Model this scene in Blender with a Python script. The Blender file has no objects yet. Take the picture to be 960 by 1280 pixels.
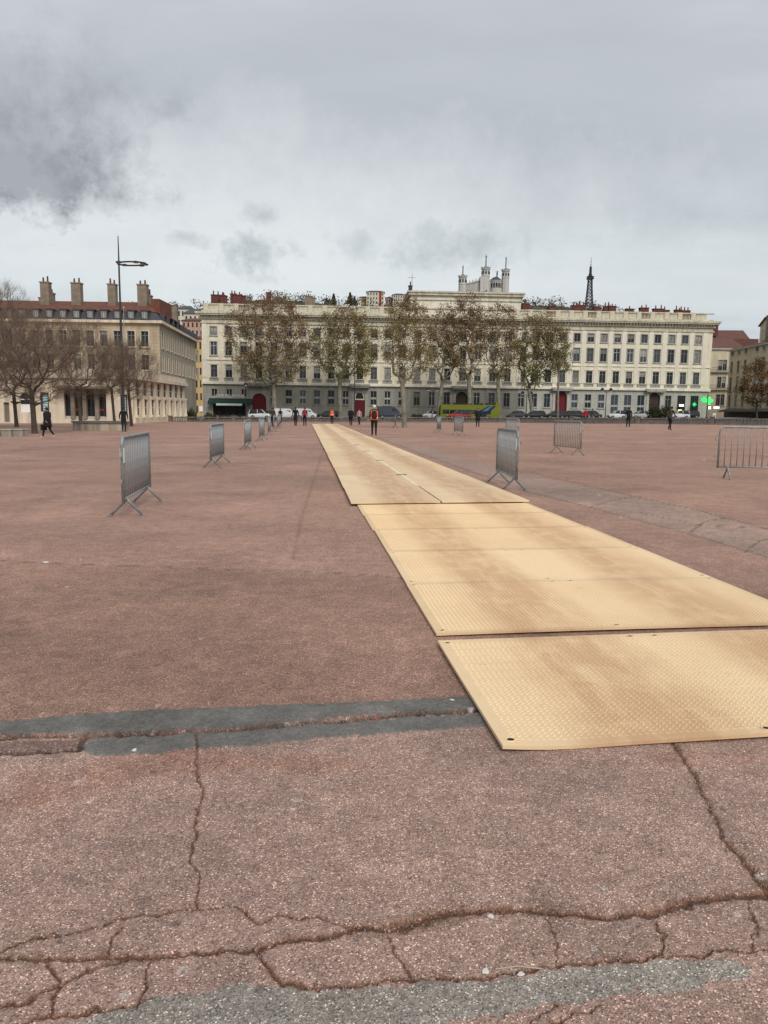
import bpy, math, random
import numpy as np
from mathutils import Vector, Matrix

# ------------------------------------------------------------------ camera, sky, sun, exposure
SC = bpy.context.scene
COL = SC.collection
CAM_H, PITCH, ROLL = 1.42, math.radians(7.5), math.radians(0.8)
SLOPE = math.tan(ROLL)                      # the square falls gently to the left
_f = Vector((0, math.cos(PITCH), -math.sin(PITCH)))
_u0 = Vector((0, math.sin(PITCH), math.cos(PITCH)))
_r0 = Vector((1, 0, 0))
_r = _r0 * math.cos(ROLL) + _u0 * math.sin(ROLL)
_u = -_r0 * math.sin(ROLL) + _u0 * math.cos(ROLL)
cam_d = bpy.data.cameras.new('camera'); cam = bpy.data.objects.new('camera', cam_d); COL.objects.link(cam)
cam.matrix_world = Matrix(((_r.x, _u.x, -_f.x, 0), (_r.y, _u.y, -_f.y, 0), (_r.z, _u.z, -_f.z, CAM_H), (0, 0, 0, 1)))
cam_d.sensor_fit = 'VERTICAL'; cam_d.sensor_height = 36; cam_d.lens = 27
cam_d.clip_start = 0.05; cam_d.clip_end = 8000
SC.camera = cam
SC.view_settings.view_transform = 'Standard'; SC.view_settings.look = 'None'
SC.view_settings.exposure = 0.58; SC.view_settings.gamma = 1.0; SC.view_settings.use_curve_mapping = False
SC.cycles.use_denoising = True
SC.cycles.max_bounces = 5; SC.cycles.diffuse_bounces = 3; SC.cycles.glossy_bounces = 2; SC.cycles.transparent_max_bounces = 4
SC.cycles.caustics_reflective = False; SC.cycles.caustics_refractive = False

SUN_EL, SUN_AZ = math.radians(40), math.radians(158)   # azimuth clockwise from +Y
sl = bpy.data.lights.new('sun', 'SUN'); sl.energy = 1.5; sl.angle = math.radians(25); sl.color = (1.0, 0.96, 0.90)
so = bpy.data.objects.new('sun', sl); COL.objects.link(so)
_sd = Vector((math.sin(SUN_AZ) * math.cos(SUN_EL), math.cos(SUN_AZ) * math.cos(SUN_EL), math.sin(SUN_EL)))
so.rotation_euler = (-_sd).to_track_quat('-Z', 'Y').to_euler(); so.location = (0, 0, 60)


def ray(px, py):
    return _f + _r * ((px - 480) / 960) - _u * ((py - 640) / 960)


def G(px, py):
    d = ray(px, py); t = CAM_H / (SLOPE * d.x - d.z)
    return Vector((t * d.x, t * d.y, SLOPE * t * d.x))


def AT(px, py, Y):
    d = ray(px, py); t = Y / d.y
    return Vector((t * d.x, Y, CAM_H + t * d.z))


def gz(x):
    return SLOPE * max(-160, min(160, x))


def build_world():
    w = bpy.data.worlds.new('World'); SC.world = w; w.use_nodes = True
    nt = w.node_tree; N = nt.nodes; L = nt.links
    N.clear()
    out = N.new('ShaderNodeOutputWorld')
    sky = N.new('ShaderNodeTexSky'); sky.sky_type = 'NISHITA'; sky.sun_disc = False
    sky.sun_elevation = SUN_EL; sky.sun_rotation = SUN_AZ; sky.dust_density = 3.0
    b1 = N.new('ShaderNodeBackground'); b1.inputs[1].default_value = 0.07
    L.new(sky.outputs[0], b1.inputs[0])
    tc = N.new('ShaderNodeTexCoord')
    sx = N.new('ShaderNodeSeparateXYZ'); L.new(tc.outputs['Generated'], sx.inputs[0])

    def M(op, a, b=None, c=None, clamp=False):
        n = N.new('ShaderNodeMath'); n.operation = op; n.use_clamp = clamp
        for i, v in enumerate((a, b, c)):
            if v is None: continue
            if isinstance(v, (int, float)): n.inputs[i].default_value = v
            else: L.new(v, n.inputs[i])
        return n.outputs[0]
    zc = M('ADD', M('MAXIMUM', sx.outputs[2], 0.0), 0.16)
    cu = M('DIVIDE', sx.outputs[0], zc); cv = M('DIVIDE', sx.outputs[1], zc)
    cmb = N.new('ShaderNodeCombineXYZ'); L.new(cu, cmb.inputs[0]); L.new(cv, cmb.inputs[1])

    def noise(scale, detail, rough, dist=0.0, off=(0, 0, 0), vec=None, stretch=(1, 1, 1)):
        mp = N.new('ShaderNodeMapping'); mp.inputs['Location'].default_value = off
        mp.inputs['Scale'].default_value = stretch
        L.new(vec or cmb.outputs[0], mp.inputs[0])
        n = N.new('ShaderNodeTexNoise'); n.inputs['Scale'].default_value = scale; n.inputs['Detail'].default_value = detail
        n.inputs['Roughness'].default_value = rough; n.inputs['Distortion'].default_value = dist
        L.new(mp.outputs[0], n.inputs[0]); return n.outputs[0]

    def ramp(v, stops):
        r = N.new('ShaderNodeValToRGB'); e = r.color_ramp.elements
        e[0].position, e[0].color = stops[0][0], (*stops[0][1], 1)
        e[1].position, e[1].color = stops[-1][0], (*stops[-1][1], 1)
        for p, c in stops[1:-1]:
            k = e.new(p); k.color = (*c, 1)
        L.new(v, r.inputs[0]); return r.outputs[0]

    def mix(f, a, b, mode='MIX'):
        m = N.new('ShaderNodeMix'); m.data_type = 'RGBA'; m.blend_type = mode
        if isinstance(f, (int, float)): m.inputs[0].default_value = f
        else: L.new(f, m.inputs[0])
        for i, v in ((6, a), (7, b)):
            if isinstance(v, tuple): m.inputs[i].default_value = (*v, 1)
            else: L.new(v, m.inputs[i])
        return m.outputs[2]
    az = M('ARCTAN2', sx.outputs[0], sx.outputs[1])           # 0 straight ahead, + to the right
    el = M('ARCSINE', sx.outputs[2])
    # elevation gradient of the overcast: brighter and clearer low down
    base = ramp(el, [(0.0, (0.60, 0.665, 0.69)), (0.16, (0.57, 0.62, 0.645)), (0.30, (0.48, 0.515, 0.545)), (0.60, (0.53, 0.55, 0.585)), (1.0, (0.56, 0.58, 0.61))])
    n1 = noise(0.75, 5, 0.52, 0.0, (3.1, 1.7, 0), stretch=(0.8, 1.5, 1))
    n2 = noise(2.3, 6, 0.58, 0.0, (0.3, 7.7, 0), stretch=(0.7, 1.5, 1))
    lay = M('ADD', M('MULTIPLY', n1, 0.65), M('MULTIPLY', n2, 0.35))
    hi = M('MULTIPLY', M('SUBTRACT', lay, 0.49, clamp=True), 6.0, clamp=True)
    lo = M('MULTIPLY', M('SUBTRACT', 0.50, lay, clamp=True), 6.0, clamp=True)
    c1 = mix(M('MULTIPLY', hi, 0.75), base, (0.66, 0.69, 0.715))
    c2 = mix(M('MULTIPLY', lo, 0.65), c1, (0.425, 0.45, 0.495))
    # brighter break low on the left
    wn = N.new('ShaderNodeTexNoise'); wn.inputs['Scale'].default_value = 7.0; wn.inputs['Detail'].default_value = 6
    wn.inputs['Roughness'].default_value = 0.68; L.new(tc.outputs['Generated'], wn.inputs[0])
    wsep = N.new('ShaderNodeSeparateColor'); L.new(wn.outputs['Color'], wsep.inputs[0])
    w1 = M('SUBTRACT', wsep.outputs[0], 0.5); w2 = M('SUBTRACT', wsep.outputs[1], 0.5)

    wf = N.new('ShaderNodeTexNoise'); wf.inputs['Scale'].default_value = 26.0; wf.inputs['Detail'].default_value = 5
    wf.inputs['Roughness'].default_value = 0.65; L.new(tc.outputs['Generated'], wf.inputs[0])
    fsep = N.new('ShaderNodeSeparateColor'); L.new(wf.outputs['Color'], fsep.inputs[0])
    f1 = M('SUBTRACT', fsep.outputs[0], 0.5); f2 = M('SUBTRACT', fsep.outputs[1], 0.5)

    def blob(px, py, rx, ry, warp, soft):
        small = rx < 100
        d = ray(px, py).normalized()
        a0, e0 = math.atan2(d.x, d.y), math.asin(d.z)
        da = M('ADD', M('MULTIPLY', M('SUBTRACT', az, a0), 960 / rx), M('MULTIPLY', f1 if small else w1, warp))
        de = M('ADD', M('MULTIPLY', M('SUBTRACT', el, e0), 960 / ry), M('MULTIPLY', f2 if small else w2, warp))
        r = M('SQRT', M('ADD', M('MULTIPLY', da, da), M('MULTIPLY', de, de)))
        return M('MULTIPLY', M('SUBTRACT', 1.0, r, clamp=True), 1.0 / soft, clamp=True)
    c3 = mix(M('MULTIPLY', blob(320, 310, 640, 170, 1.3, 1.0), 0.72), c2, (0.77, 0.805, 0.805))
    dark = ramp(wsep.outputs[2], [(0.40, (0.20, 0.21, 0.24)), (0.60, (0.36, 0.372, 0.405))])
    # heavy flat-based cloud low on the left, thinning upwards
    d0 = ray(90, 284).normalized(); e_base = math.asin(d0.z); a_edge = math.atan2(ray(228, 240).x, 1.0)
    tt = M('ADD', M('MULTIPLY', M('SUBTRACT', el, e_base), 960 / 200.0), M('ADD', M('MULTIPLY', w1, 0.95), M('MULTIPLY', f1, 0.35)))
    dn = M('MULTIPLY', tt, 6.5, clamp=True); upf = M('SUBTRACT', 1.0, tt, clamp=True)
    sd_ = M('MULTIPLY', M('ADD', M('SUBTRACT', a_edge, az), M('ADD', M('MULTIPLY', w2, 0.40), M('MULTIPLY', f2, 0.12))), 7.5, clamp=True)
    cm = M('MULTIPLY', M('MULTIPLY', dn, M('MULTIPLY', upf, 1.5, clamp=True)), sd_)
    c4 = mix(cm, c3, dark)
    c5 = mix(M('MULTIPLY', blob(310, 322, 62, 30, 3.4, 1.0), 0.75), c4, (0.37, 0.41, 0.44))
    c6 = mix(M('MULTIPLY', blob(580, 308, 99, 30, 2.8, 1.0), 0.75), c5, (0.41, 0.455, 0.485))
    c6 = mix(M('MULTIPLY', blob(330, 270, 24, 14, 2.6, 0.8), 0.6), c6, (0.40, 0.43, 0.46))
    c6 = mix(M('MULTIPLY', blob(237, 298, 32, 12, 2.6, 0.9), 0.6), c6, (0.42, 0.45, 0.48))
    c6 = mix(M('MULTIPLY', blob(440, 305, 40, 20, 2.8, 0.9), 0.6), c6, (0.45, 0.49, 0.51))
    c6 = mix(M('MULTIPLY', blob(840, 275, 80, 34, 2.6, 1.0), 0.4), c6, (0.43, 0.48, 0.51))
    b2 = N.new('ShaderNodeBackground'); L.new(c6, b2.inputs[0]); b2.inputs[1].default_value = 0.76
    w.cycles.sampling_method = 'MANUAL'; w.cycles.sample_map_resolution = 256
    ms = N.new('ShaderNodeMixShader'); ms.inputs[0].default_value = 0.94
    L.new(b1.outputs[0], ms.inputs[1]); L.new(b2.outputs[0], ms.inputs[2]); L.new(ms.outputs[0], out.inputs[0])


build_world()

# ------------------------------------------------------------------ helpers
class MB:
    def __init__(s): s.v, s.f, s.m = [], [], []

    def add(s, vs, fs, mi=0):
        b = len(s.v); s.v.extend([tuple(v) for v in vs]); s.f.extend([tuple(i + b for i in f) for f in fs]); s.m.extend([mi] * len(fs))
        return s

    def box(s, x0, x1, y0, y1, z0, z1, mi=0):
        return s.add([(x0, y0, z0), (x1, y0, z0), (x1, y1, z0), (x0, y1, z0), (x0, y0, z1), (x1, y0, z1), (x1, y1, z1), (x0, y1, z1)],
                     [(0, 3, 2, 1), (4, 5, 6, 7), (0, 1, 5, 4), (1, 2, 6, 5), (2, 3, 7, 6), (3, 0, 4, 7)], mi)

    def poly_tube(s, pts, rad, n=8, mi=0, cap=True, closed=False):
        pts = [Vector(p) for p in pts]
        if not hasattr(rad, '__len__'): rad = [rad] * len(pts)
        b = len(s.v); k = len(pts)
        up = None
        for i, p in enumerate(pts):
            if closed: t = pts[(i + 1) % k] - pts[i - 1]
            elif i == 0: t = pts[1] - p
            elif i == k - 1: t = p - pts[i - 1]
            else: t = (pts[i + 1] - p).normalized() + (p - pts[i - 1]).normalized()
            if t.length < 1e-9: t = Vector((0, 0, 1))
            t.normalize()
            if up is None: up = Vector((0, 0, 1)) if abs(t.z) < 0.9 else Vector((1, 0, 0))
            a = t.cross(up)
            if a.length < 1e-6: a = t.orthogonal()
            a.normalize(); c = a.cross(t).normalized(); up = c
            for j in range(n):
                w = 2 * math.pi * j / n
                s.v.append(tuple(p + (a * math.cos(w) + c * math.sin(w)) * rad[i]))
        for i in range(k if closed else k - 1):
            i2 = (i + 1) % k
            for j in range(n):
                j2 = (j + 1) % n
                s.f.append((b + i * n + j, b + i * n + j2, b + i2 * n + j2, b + i2 * n + j)); s.m.append(mi)
        if cap and not closed:
            s.f.append(tuple(b + j for j in reversed(range(n)))); s.m.append(mi)
            s.f.append(tuple(b + (k - 1) * n + j for j in range(n))); s.m.append(mi)
        return s

    def lathe(s, prof, n=12, c=(0, 0, 0), mi=0, a0=0.0, a1=2 * math.pi):
        full = abs(a1 - a0 - 2 * math.pi) < 1e-6
        cnt = n if full else n + 1
        b = len(s.v)
        for r, z in prof:
            for j in range(cnt):
                w = a0 + (a1 - a0) * j / n
                s.v.append((c[0] + r * math.cos(w), c[1] + r * math.sin(w), c[2] + z))
        for i in range(len(prof) - 1):
            for j in range(n):
                j2 = (j + 1) % cnt
                s.f.append((b + i * cnt + j, b + i * cnt + j2, b + (i + 1) * cnt + j2, b + (i + 1) * cnt + j)); s.m.append(mi)
        return s

    def prism(s, poly, y0, y1, mi=0, plane='xz'):
        n = len(poly)
        if plane == 'xz': vs = [(x, y0, z) for x, z in poly] + [(x, y1, z) for x, z in poly]
        elif plane == 'yz': vs = [(y0, x, z) for x, z in poly] + [(y1, x, z) for x, z in poly]
        else: vs = [(x, z, y0) for x, z in poly] + [(x, z, y1) for x, z in poly]
        fs = [tuple(range(n)), tuple(reversed(range(n, 2 * n)))] + [(i, i + n, (i + 1) % n + n, (i + 1) % n) for i in range(n)]
        return s.add(vs, fs, mi)

    def loft(s, rings, mi=0, cap=True):
        b = len(s.v); n = len(rings[0])
        for r in rings: s.v.extend([tuple(p) for p in r])
        for i in range(len(rings) - 1):
            for j in range(n):
                j2 = (j + 1) % n
                s.f.append((b + i * n + j, b + i * n + j2, b + (i + 1) * n + j2, b + (i + 1) * n + j)); s.m.append(mi)
        if cap:
            s.f.append(tuple(b + j for j in reversed(range(n)))); s.m.append(mi)
            s.f.append(tuple(b + (len(rings) - 1) * n + j for j in range(n))); s.m.append(mi)
        return s

    def mesh(s, name, mats, smooth=False, fix=True):
        me = bpy.data.meshes.new(name); me.from_pydata(s.v, [], s.f)
        for m in (mats if isinstance(mats, (list, tuple)) else [mats]): me.materials.append(m)
        if any(s.m): me.polygons.foreach_set('material_index', s.m)
        if fix:
            import bmesh
            bm = bmesh.new(); bm.from_mesh(me); bmesh.ops.recalc_face_normals(bm, faces=bm.faces); bm.to_mesh(me); bm.free()
        if smooth: me.polygons.foreach_set('use_smooth', [True] * len(me.polygons))
        me.update(); return me

    def build(s, name, mats, parent=None, loc=(0, 0, 0), rz=0, smooth=False, fix=True):
        return link(name, s.mesh(name, mats, smooth, fix), parent, loc, rz)


def link(name, data, parent=None, loc=(0, 0, 0), rz=0):
    o = bpy.data.objects.new(name, data); COL.objects.link(o)
    o.parent = parent; o.location = loc; o.rotation_euler = (0, 0, rz)
    return o


def tag(o, label=None, cat=None, group=None, kind=None):
    if label: o['label'] = label
    if cat: o['category'] = cat
    if group: o['group'] = group
    if kind: o['kind'] = kind
    return o


def thing(name, label, cat, loc=(0, 0, 0), rz=0, group=None):
    return tag(link(name, None, None, loc, rz), label, cat, group)


def kids(o):
    return [c for c in bpy.data.objects if c.parent == o]


def copy_tree(o, tree, parent=None):
    c = o.copy(); COL.objects.link(c); c.parent = parent
    for ch, sub in tree: copy_tree(ch, sub, c)
    return c


def tree_of(o):
    return [(c, tree_of(c)) for c in kids(o)]


# ------------------------------------------------------------------ materials
MATS = {}


def mat(name, col, rough=0.8, var=0.12, scale=2.0, bump=0.0, bscale=30.0, metal=0.0, spec=0.3, emit=None, col2=None, detail=5):
    if name in MATS: return MATS[name]
    m = bpy.data.materials.new(name); m.use_nodes = True
    nt = m.node_tree; N, L = nt.nodes, nt.links
    p = N['Principled BSDF']
    p.inputs['Roughness'].default_value = rough; p.inputs['Metallic'].default_value = metal
    p.inputs['Specular IOR Level'].default_value = spec
    tc = N.new('ShaderNodeTexCoord')
    n = N.new('ShaderNodeTexNoise'); n.inputs['Scale'].default_value = scale; n.inputs['Detail'].default_value = detail
    n.inputs['Roughness'].default_value = 0.6
    L.new(tc.outputs['Object'], n.inputs[0])
    r = N.new('ShaderNodeValToRGB')
    a = tuple(c * (1 - var) for c in col); b = col2 or tuple(min(1, c * (1 + var)) for c in col)
    r.color_ramp.elements[0].position = 0.3; r.color_ramp.elements[0].color = (*a, 1)
    r.color_ramp.elements[1].position = 0.7; r.color_ramp.elements[1].color = (*b, 1)
    L.new(n.outputs[0], r.inputs[0]); L.new(r.outputs[0], p.inputs['Base Color'])
    if bump:
        n2 = N.new('ShaderNodeTexNoise'); n2.inputs['Scale'].default_value = bscale; n2.inputs['Detail'].default_value = 6
        L.new(tc.outputs['Object'], n2.inputs[0])
        bp = N.new('ShaderNodeBump'); bp.inputs['Strength'].default_value = bump; bp.inputs['Distance'].default_value = 0.05
        L.new(n2.outputs[0], bp.inputs['Height']); L.new(bp.outputs[0], p.inputs['Normal'])
    if emit:
        p.inputs['Emission Color'].default_value = (*emit[0], 1); p.inputs['Emission Strength'].default_value = emit[1]
    MATS[name] = m; return m


def stone_mat(name, col, streak=0.25, joint=None):
    """weathered stone: blotches, vertical run-off streaks and (optionally) masonry joints"""
    if name in MATS: return MATS[name]
    m = mat(name, col, 0.85, 0.10, 0.7, 0.15, 8.0)
    nt = m.node_tree; N, L = nt.nodes, nt.links; p = N['Principled BSDF']
    src = p.inputs['Base Color'].links[0].from_socket
    tc = N.new('ShaderNodeTexCoord')
    mp = N.new('ShaderNodeMapping'); mp.inputs['Scale'].default_value = (1.6, 1.6, 0.12); L.new(tc.outputs['Object'], mp.inputs[0])
    n = N.new('ShaderNodeTexNoise'); n.inputs['Scale'].default_value = 1.0; n.inputs['Detail'].default_value = 6; L.new(mp.outputs[0], n.inputs[0])
    r = N.new('ShaderNodeValToRGB'); r.color_ramp.elements[0].position = 0.35; r.color_ramp.elements[0].color = (1 - streak,) * 3 + (1,)
    r.color_ramp.elements[1].position = 0.6; r.color_ramp.elements[1].color = (1, 1, 1, 1); L.new(n.outputs[0], r.inputs[0])
    mx = N.new('ShaderNodeMix'); mx.data_type = 'RGBA'; mx.blend_type = 'MULTIPLY'; mx.inputs[0].default_value = 1
    L.new(src, mx.inputs[6]); L.new(r.outputs[0], mx.inputs[7]); last = mx.outputs[2]
    if joint:
        sx = N.new('ShaderNodeSeparateXYZ'); L.new(tc.outputs['Object'], sx.inputs[0])
        cb = N.new('ShaderNodeCombineXYZ'); L.new(sx.outputs[0], cb.inputs[0]); L.new(sx.outputs[2], cb.inputs[1])
        bk = N.new('ShaderNodeTexBrick'); bk.inputs['Scale'].default_value = 1.0
        bk.inputs['Brick Width'].default_value = joint[0]; bk.inputs['Row Height'].default_value = joint[1]
        bk.inputs['Mortar Size'].default_value = 0.03; bk.inputs['Color1'].default_value = (1, 1, 1, 1); bk.inputs['Color2'].default_value = (.93, .93, .93, 1)
        bk.inputs['Mortar'].default_value = (.72, .72, .72, 1); L.new(cb.outputs[0], bk.inputs[0])
        m2 = N.new('ShaderNodeMix'); m2.data_type = 'RGBA'; m2.blend_type = 'MULTIPLY'; m2.inputs[0].default_value = 0.8
        L.new(last, m2.inputs[6]); L.new(bk.outputs[0], m2.inputs[7]); last = m2.outputs[2]
    L.new(last, p.inputs['Base Color'])
    return m


def leaf_mat(name, ramp_cols, zlo, zhi, rough=0.7):
    """leaf colour: changes with height in the crown, with noise and per leaf"""
    m = bpy.data.materials.new(name); m.use_nodes = True
    nt = m.node_tree; N, L = nt.nodes, nt.links; p = N['Principled BSDF']
    p.inputs['Roughness'].default_value = rough; p.inputs['Specular IOR Level'].default_value = 0.2
    tc = N.new('ShaderNodeTexCoord'); sx = N.new('ShaderNodeSeparateXYZ'); L.new(tc.outputs['Object'], sx.inputs[0])
    mr = N.new('ShaderNodeMapRange'); mr.inputs[1].default_value = zlo; mr.inputs[2].default_value = zhi; L.new(sx.outputs[2], mr.inputs[0])
    n = N.new('ShaderNodeTexNoise'); n.inputs['Scale'].default_value = 0.35; n.inputs['Detail'].default_value = 3; L.new(tc.outputs['Object'], n.inputs[0])
    g = N.new('ShaderNodeNewGeometry')

    def M(op, a, b):
        k = N.new('ShaderNodeMath'); k.operation = op
        for i, v in enumerate((a, b)):
            if isinstance(v, (int, float)): k.inputs[i].default_value = v
            else: L.new(v, k.inputs[i])
        return k.outputs[0]
    v = M('ADD', M('MULTIPLY', mr.outputs[0], 0.5), M('MULTIPLY', n.outputs[0], 0.6))
    v = M('ADD', v, M('MULTIPLY', M('SUBTRACT', g.outputs['Random Per Island'], 0.5), 0.35))
    r = N.new('ShaderNodeValToRGB'); e = r.color_ramp.elements
    k = len(ramp_cols)
    e[0].position, e[0].color = 0.15, (*ramp_cols[0], 1); e[1].position, e[1].color = 0.9, (*ramp_cols[-1], 1)
    for i, c in enumerate(ramp_cols[1:-1]):
        q = e.new(0.15 + 0.75 * (i + 1) / (k - 1)); q.color = (*c, 1)
    L.new(v, r.inputs[0]); L.new(r.outputs[0], p.inputs['Base Color'])
    return m


M_GALV = mat('galvanised_steel', (0.27, 0.285, 0.29), 0.55, 0.25, 9, metal=0.35, spec=0.4)
M_WHITE = mat('white_plate', (0.75, 0.75, 0.73), 0.6, 0.06)
M_DARKMETAL = mat('dark_metal', (0.045, 0.045, 0.05), 0.5, 0.15, metal=0.3)
M_PALE = stone_mat('pale_render', (0.76, 0.69, 0.53), 0.12)
M_PALE2 = stone_mat('pale_trim', (0.77, 0.72, 0.59), 0.16)
M_TRIM = stone_mat('grey_trim', (0.46, 0.45, 0.40), 0.25)
M_ATTIC = stone_mat('attic_stone', (0.60, 0.55, 0.42), 0.3)
M_GREYSTONE = stone_mat('grey_rusticated_stone', (0.37, 0.35, 0.295), 0.22, (1.6, 0.55))
M_CLEANSTONE = stone_mat('clean_rusticated_stone', (0.47, 0.455, 0.40), 0.2, (1.6, 0.55))
M_BUFF = stone_mat('buff_stone', (0.52, 0.42, 0.29), 0.22, (1.3, 0.45))
M_BUFFPALE = stone_mat('pale_buff_stone', (0.70, 0.595, 0.46), 0.25)
M_CREAM = stone_mat('cream_render', (0.58, 0.52, 0.38), 0.2)
M_GLASS = mat('dark_glass', (0.022, 0.024, 0.027), 0.15, 0.3, 0.8, spec=0.25)
M_GLASS2 = mat('curtained_glass', (0.24, 0.23, 0.21), 0.25, 0.6, 1.6, spec=0.5)
M_GLASS3 = mat('grey_glass', (0.06, 0.066, 0.075), 0.15, 0.5, 1.3, spec=0.35)
M_FRAME = mat('grey_window_frame', (0.20, 0.20, 0.19), 0.6, 0.1)
M_FRAMEW = mat('pale_window_frame', (0.50, 0.50, 0.47), 0.6, 0.1)
M_FRAMEB = mat('blue_window_frame', (0.20, 0.25, 0.27), 0.6, 0.1)
M_SHUT = mat('louvre_grey', (0.17, 0.155, 0.14), 0.8, 0.15)
M_REDDOOR = mat('dark_red_paint', (0.13, 0.008, 0.014), 0.5, 0.2)
M_BROWNDOOR = mat('dark_brown_paint', (0.05, 0.03, 0.022), 0.6, 0.2)
M_BRICK = mat('chimney_brick', (0.125, 0.048, 0.038), 0.9, 0.3, 3.0, 0.3, 20)
M_CHIMSTONE = mat('chimney_render', (0.22, 0.18, 0.135), 0.9, 0.3, 1.5, 0.3, 10)
M_TILE = mat('red_roof_tile', (0.15, 0.058, 0.038), 0.85, 0.3, 2.0, 0.4, 12)
M_TILED = mat('brown_roof_tile', (0.13, 0.06, 0.048), 0.85, 0.3, 2.0, 0.4, 12)
M_SLATE = mat('slate', (0.06, 0.062, 0.07), 0.55, 0.3, 2.0, 0.3, 14)
M_ASPHALT = mat('road_asphalt', (0.06, 0.06, 0.062), 0.9, 0.2, 1.5, 0.2, 60)
M_KERB = mat('kerb_granite', (0.30, 0.29, 0.27), 0.85, 0.2, 3)
M_BALU = mat('weathered_balustrade', (0.18, 0.155, 0.13), 0.9, 0.3, 1.5, 0.2, 12)
M_BARK = mat('plane_bark', (0.20, 0.175, 0.13), 0.9, 0.4, 1.2, 0.4, 8, col2=(0.30, 0.28, 0.21))
M_BARKD = mat('dark_bark', (0.075, 0.056, 0.045), 0.95, 0.3, 3, 0.4, 14)
M_TWIG = mat('dark_twigs', (0.165, 0.118, 0.088), 0.95, 0.35, 0.6)
M_TYRE = mat('tyre_rubber', (0.02, 0.02, 0.02), 0.85, 0.1)
M_RIM = mat('alloy_rim', (0.35, 0.36, 0.37), 0.35, 0.1, metal=0.8)
M_CARGLASS = mat('car_glass', (0.015, 0.017, 0.02), 0.06, 0.1, spec=0.6)
M_LAMPGLASS = mat('lamp_glass', (0.55, 0.56, 0.55), 0.15, 0.05, spec=0.6)
M_TAIL = mat('tail_lamp_red', (0.30, 0.01, 0.01), 0.2, 0.05, spec=0.6)
M_BLACKPLASTIC = mat('black_plastic', (0.022, 0.022, 0.024), 0.6, 0.1)


# ------------------------------------------------------------------ numeric noise
def vnoise(x, y, seed=0):
    xi = np.floor(x).astype(np.int64); yi = np.floor(y).astype(np.int64)
    fx = x - xi; fy = y - yi
    fx = fx * fx * (3 - 2 * fx); fy = fy * fy * (3 - 2 * fy)

    def h(a, b):
        n = (a * 374761393 + b * 668265263 + seed * 974634777) & 0x7fffffff
        n = ((n ^ (n >> 13)) * 1274126177) & 0x7fffffff
        return ((n ^ (n >> 16)) & 0xffff) / 65535.0
    a = h(xi, yi); b = h(xi + 1, yi); c = h(xi, yi + 1); d = h(xi + 1, yi + 1)
    return (a * (1 - fx) + b * fx) * (1 - fy) + (c * (1 - fx) + d * fx) * fy


def fbm(x, y, seed=0, oct=4):
    s = 0; a = 0.5; t = 0
    for i in range(oct):
        s = s + a * vnoise(x * 2 ** i + 17 * i, y * 2 ** i - 9 * i, seed + i); t += a; a *= 0.5
    return s / t


# ------------------------------------------------------------------ the ground of the square
MAT_DIR = Vector((ray(384, 513.6).x, ray(384, 513.6).y, 0)).normalized()
MAT_N = Vector((MAT_DIR.y, -MAT_DIR.x, 0))
TINT = dict(front=(0.375, 0.260, 0.218), brown=(0.335, 0.208, 0.160), pink=(0.365, 0.230, 0.185), far=(0.365, 0.228, 0.172),
            tar=(0.165, 0.160, 0.150), grey=(0.30, 0.285, 0.255), dirt=(0.165, 0.080, 0.048), moss=(0.085, 0.075, 0.030),
            strip=(0.37, 0.29, 0.25), rust=(0.36, 0.165, 0.105))


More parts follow.
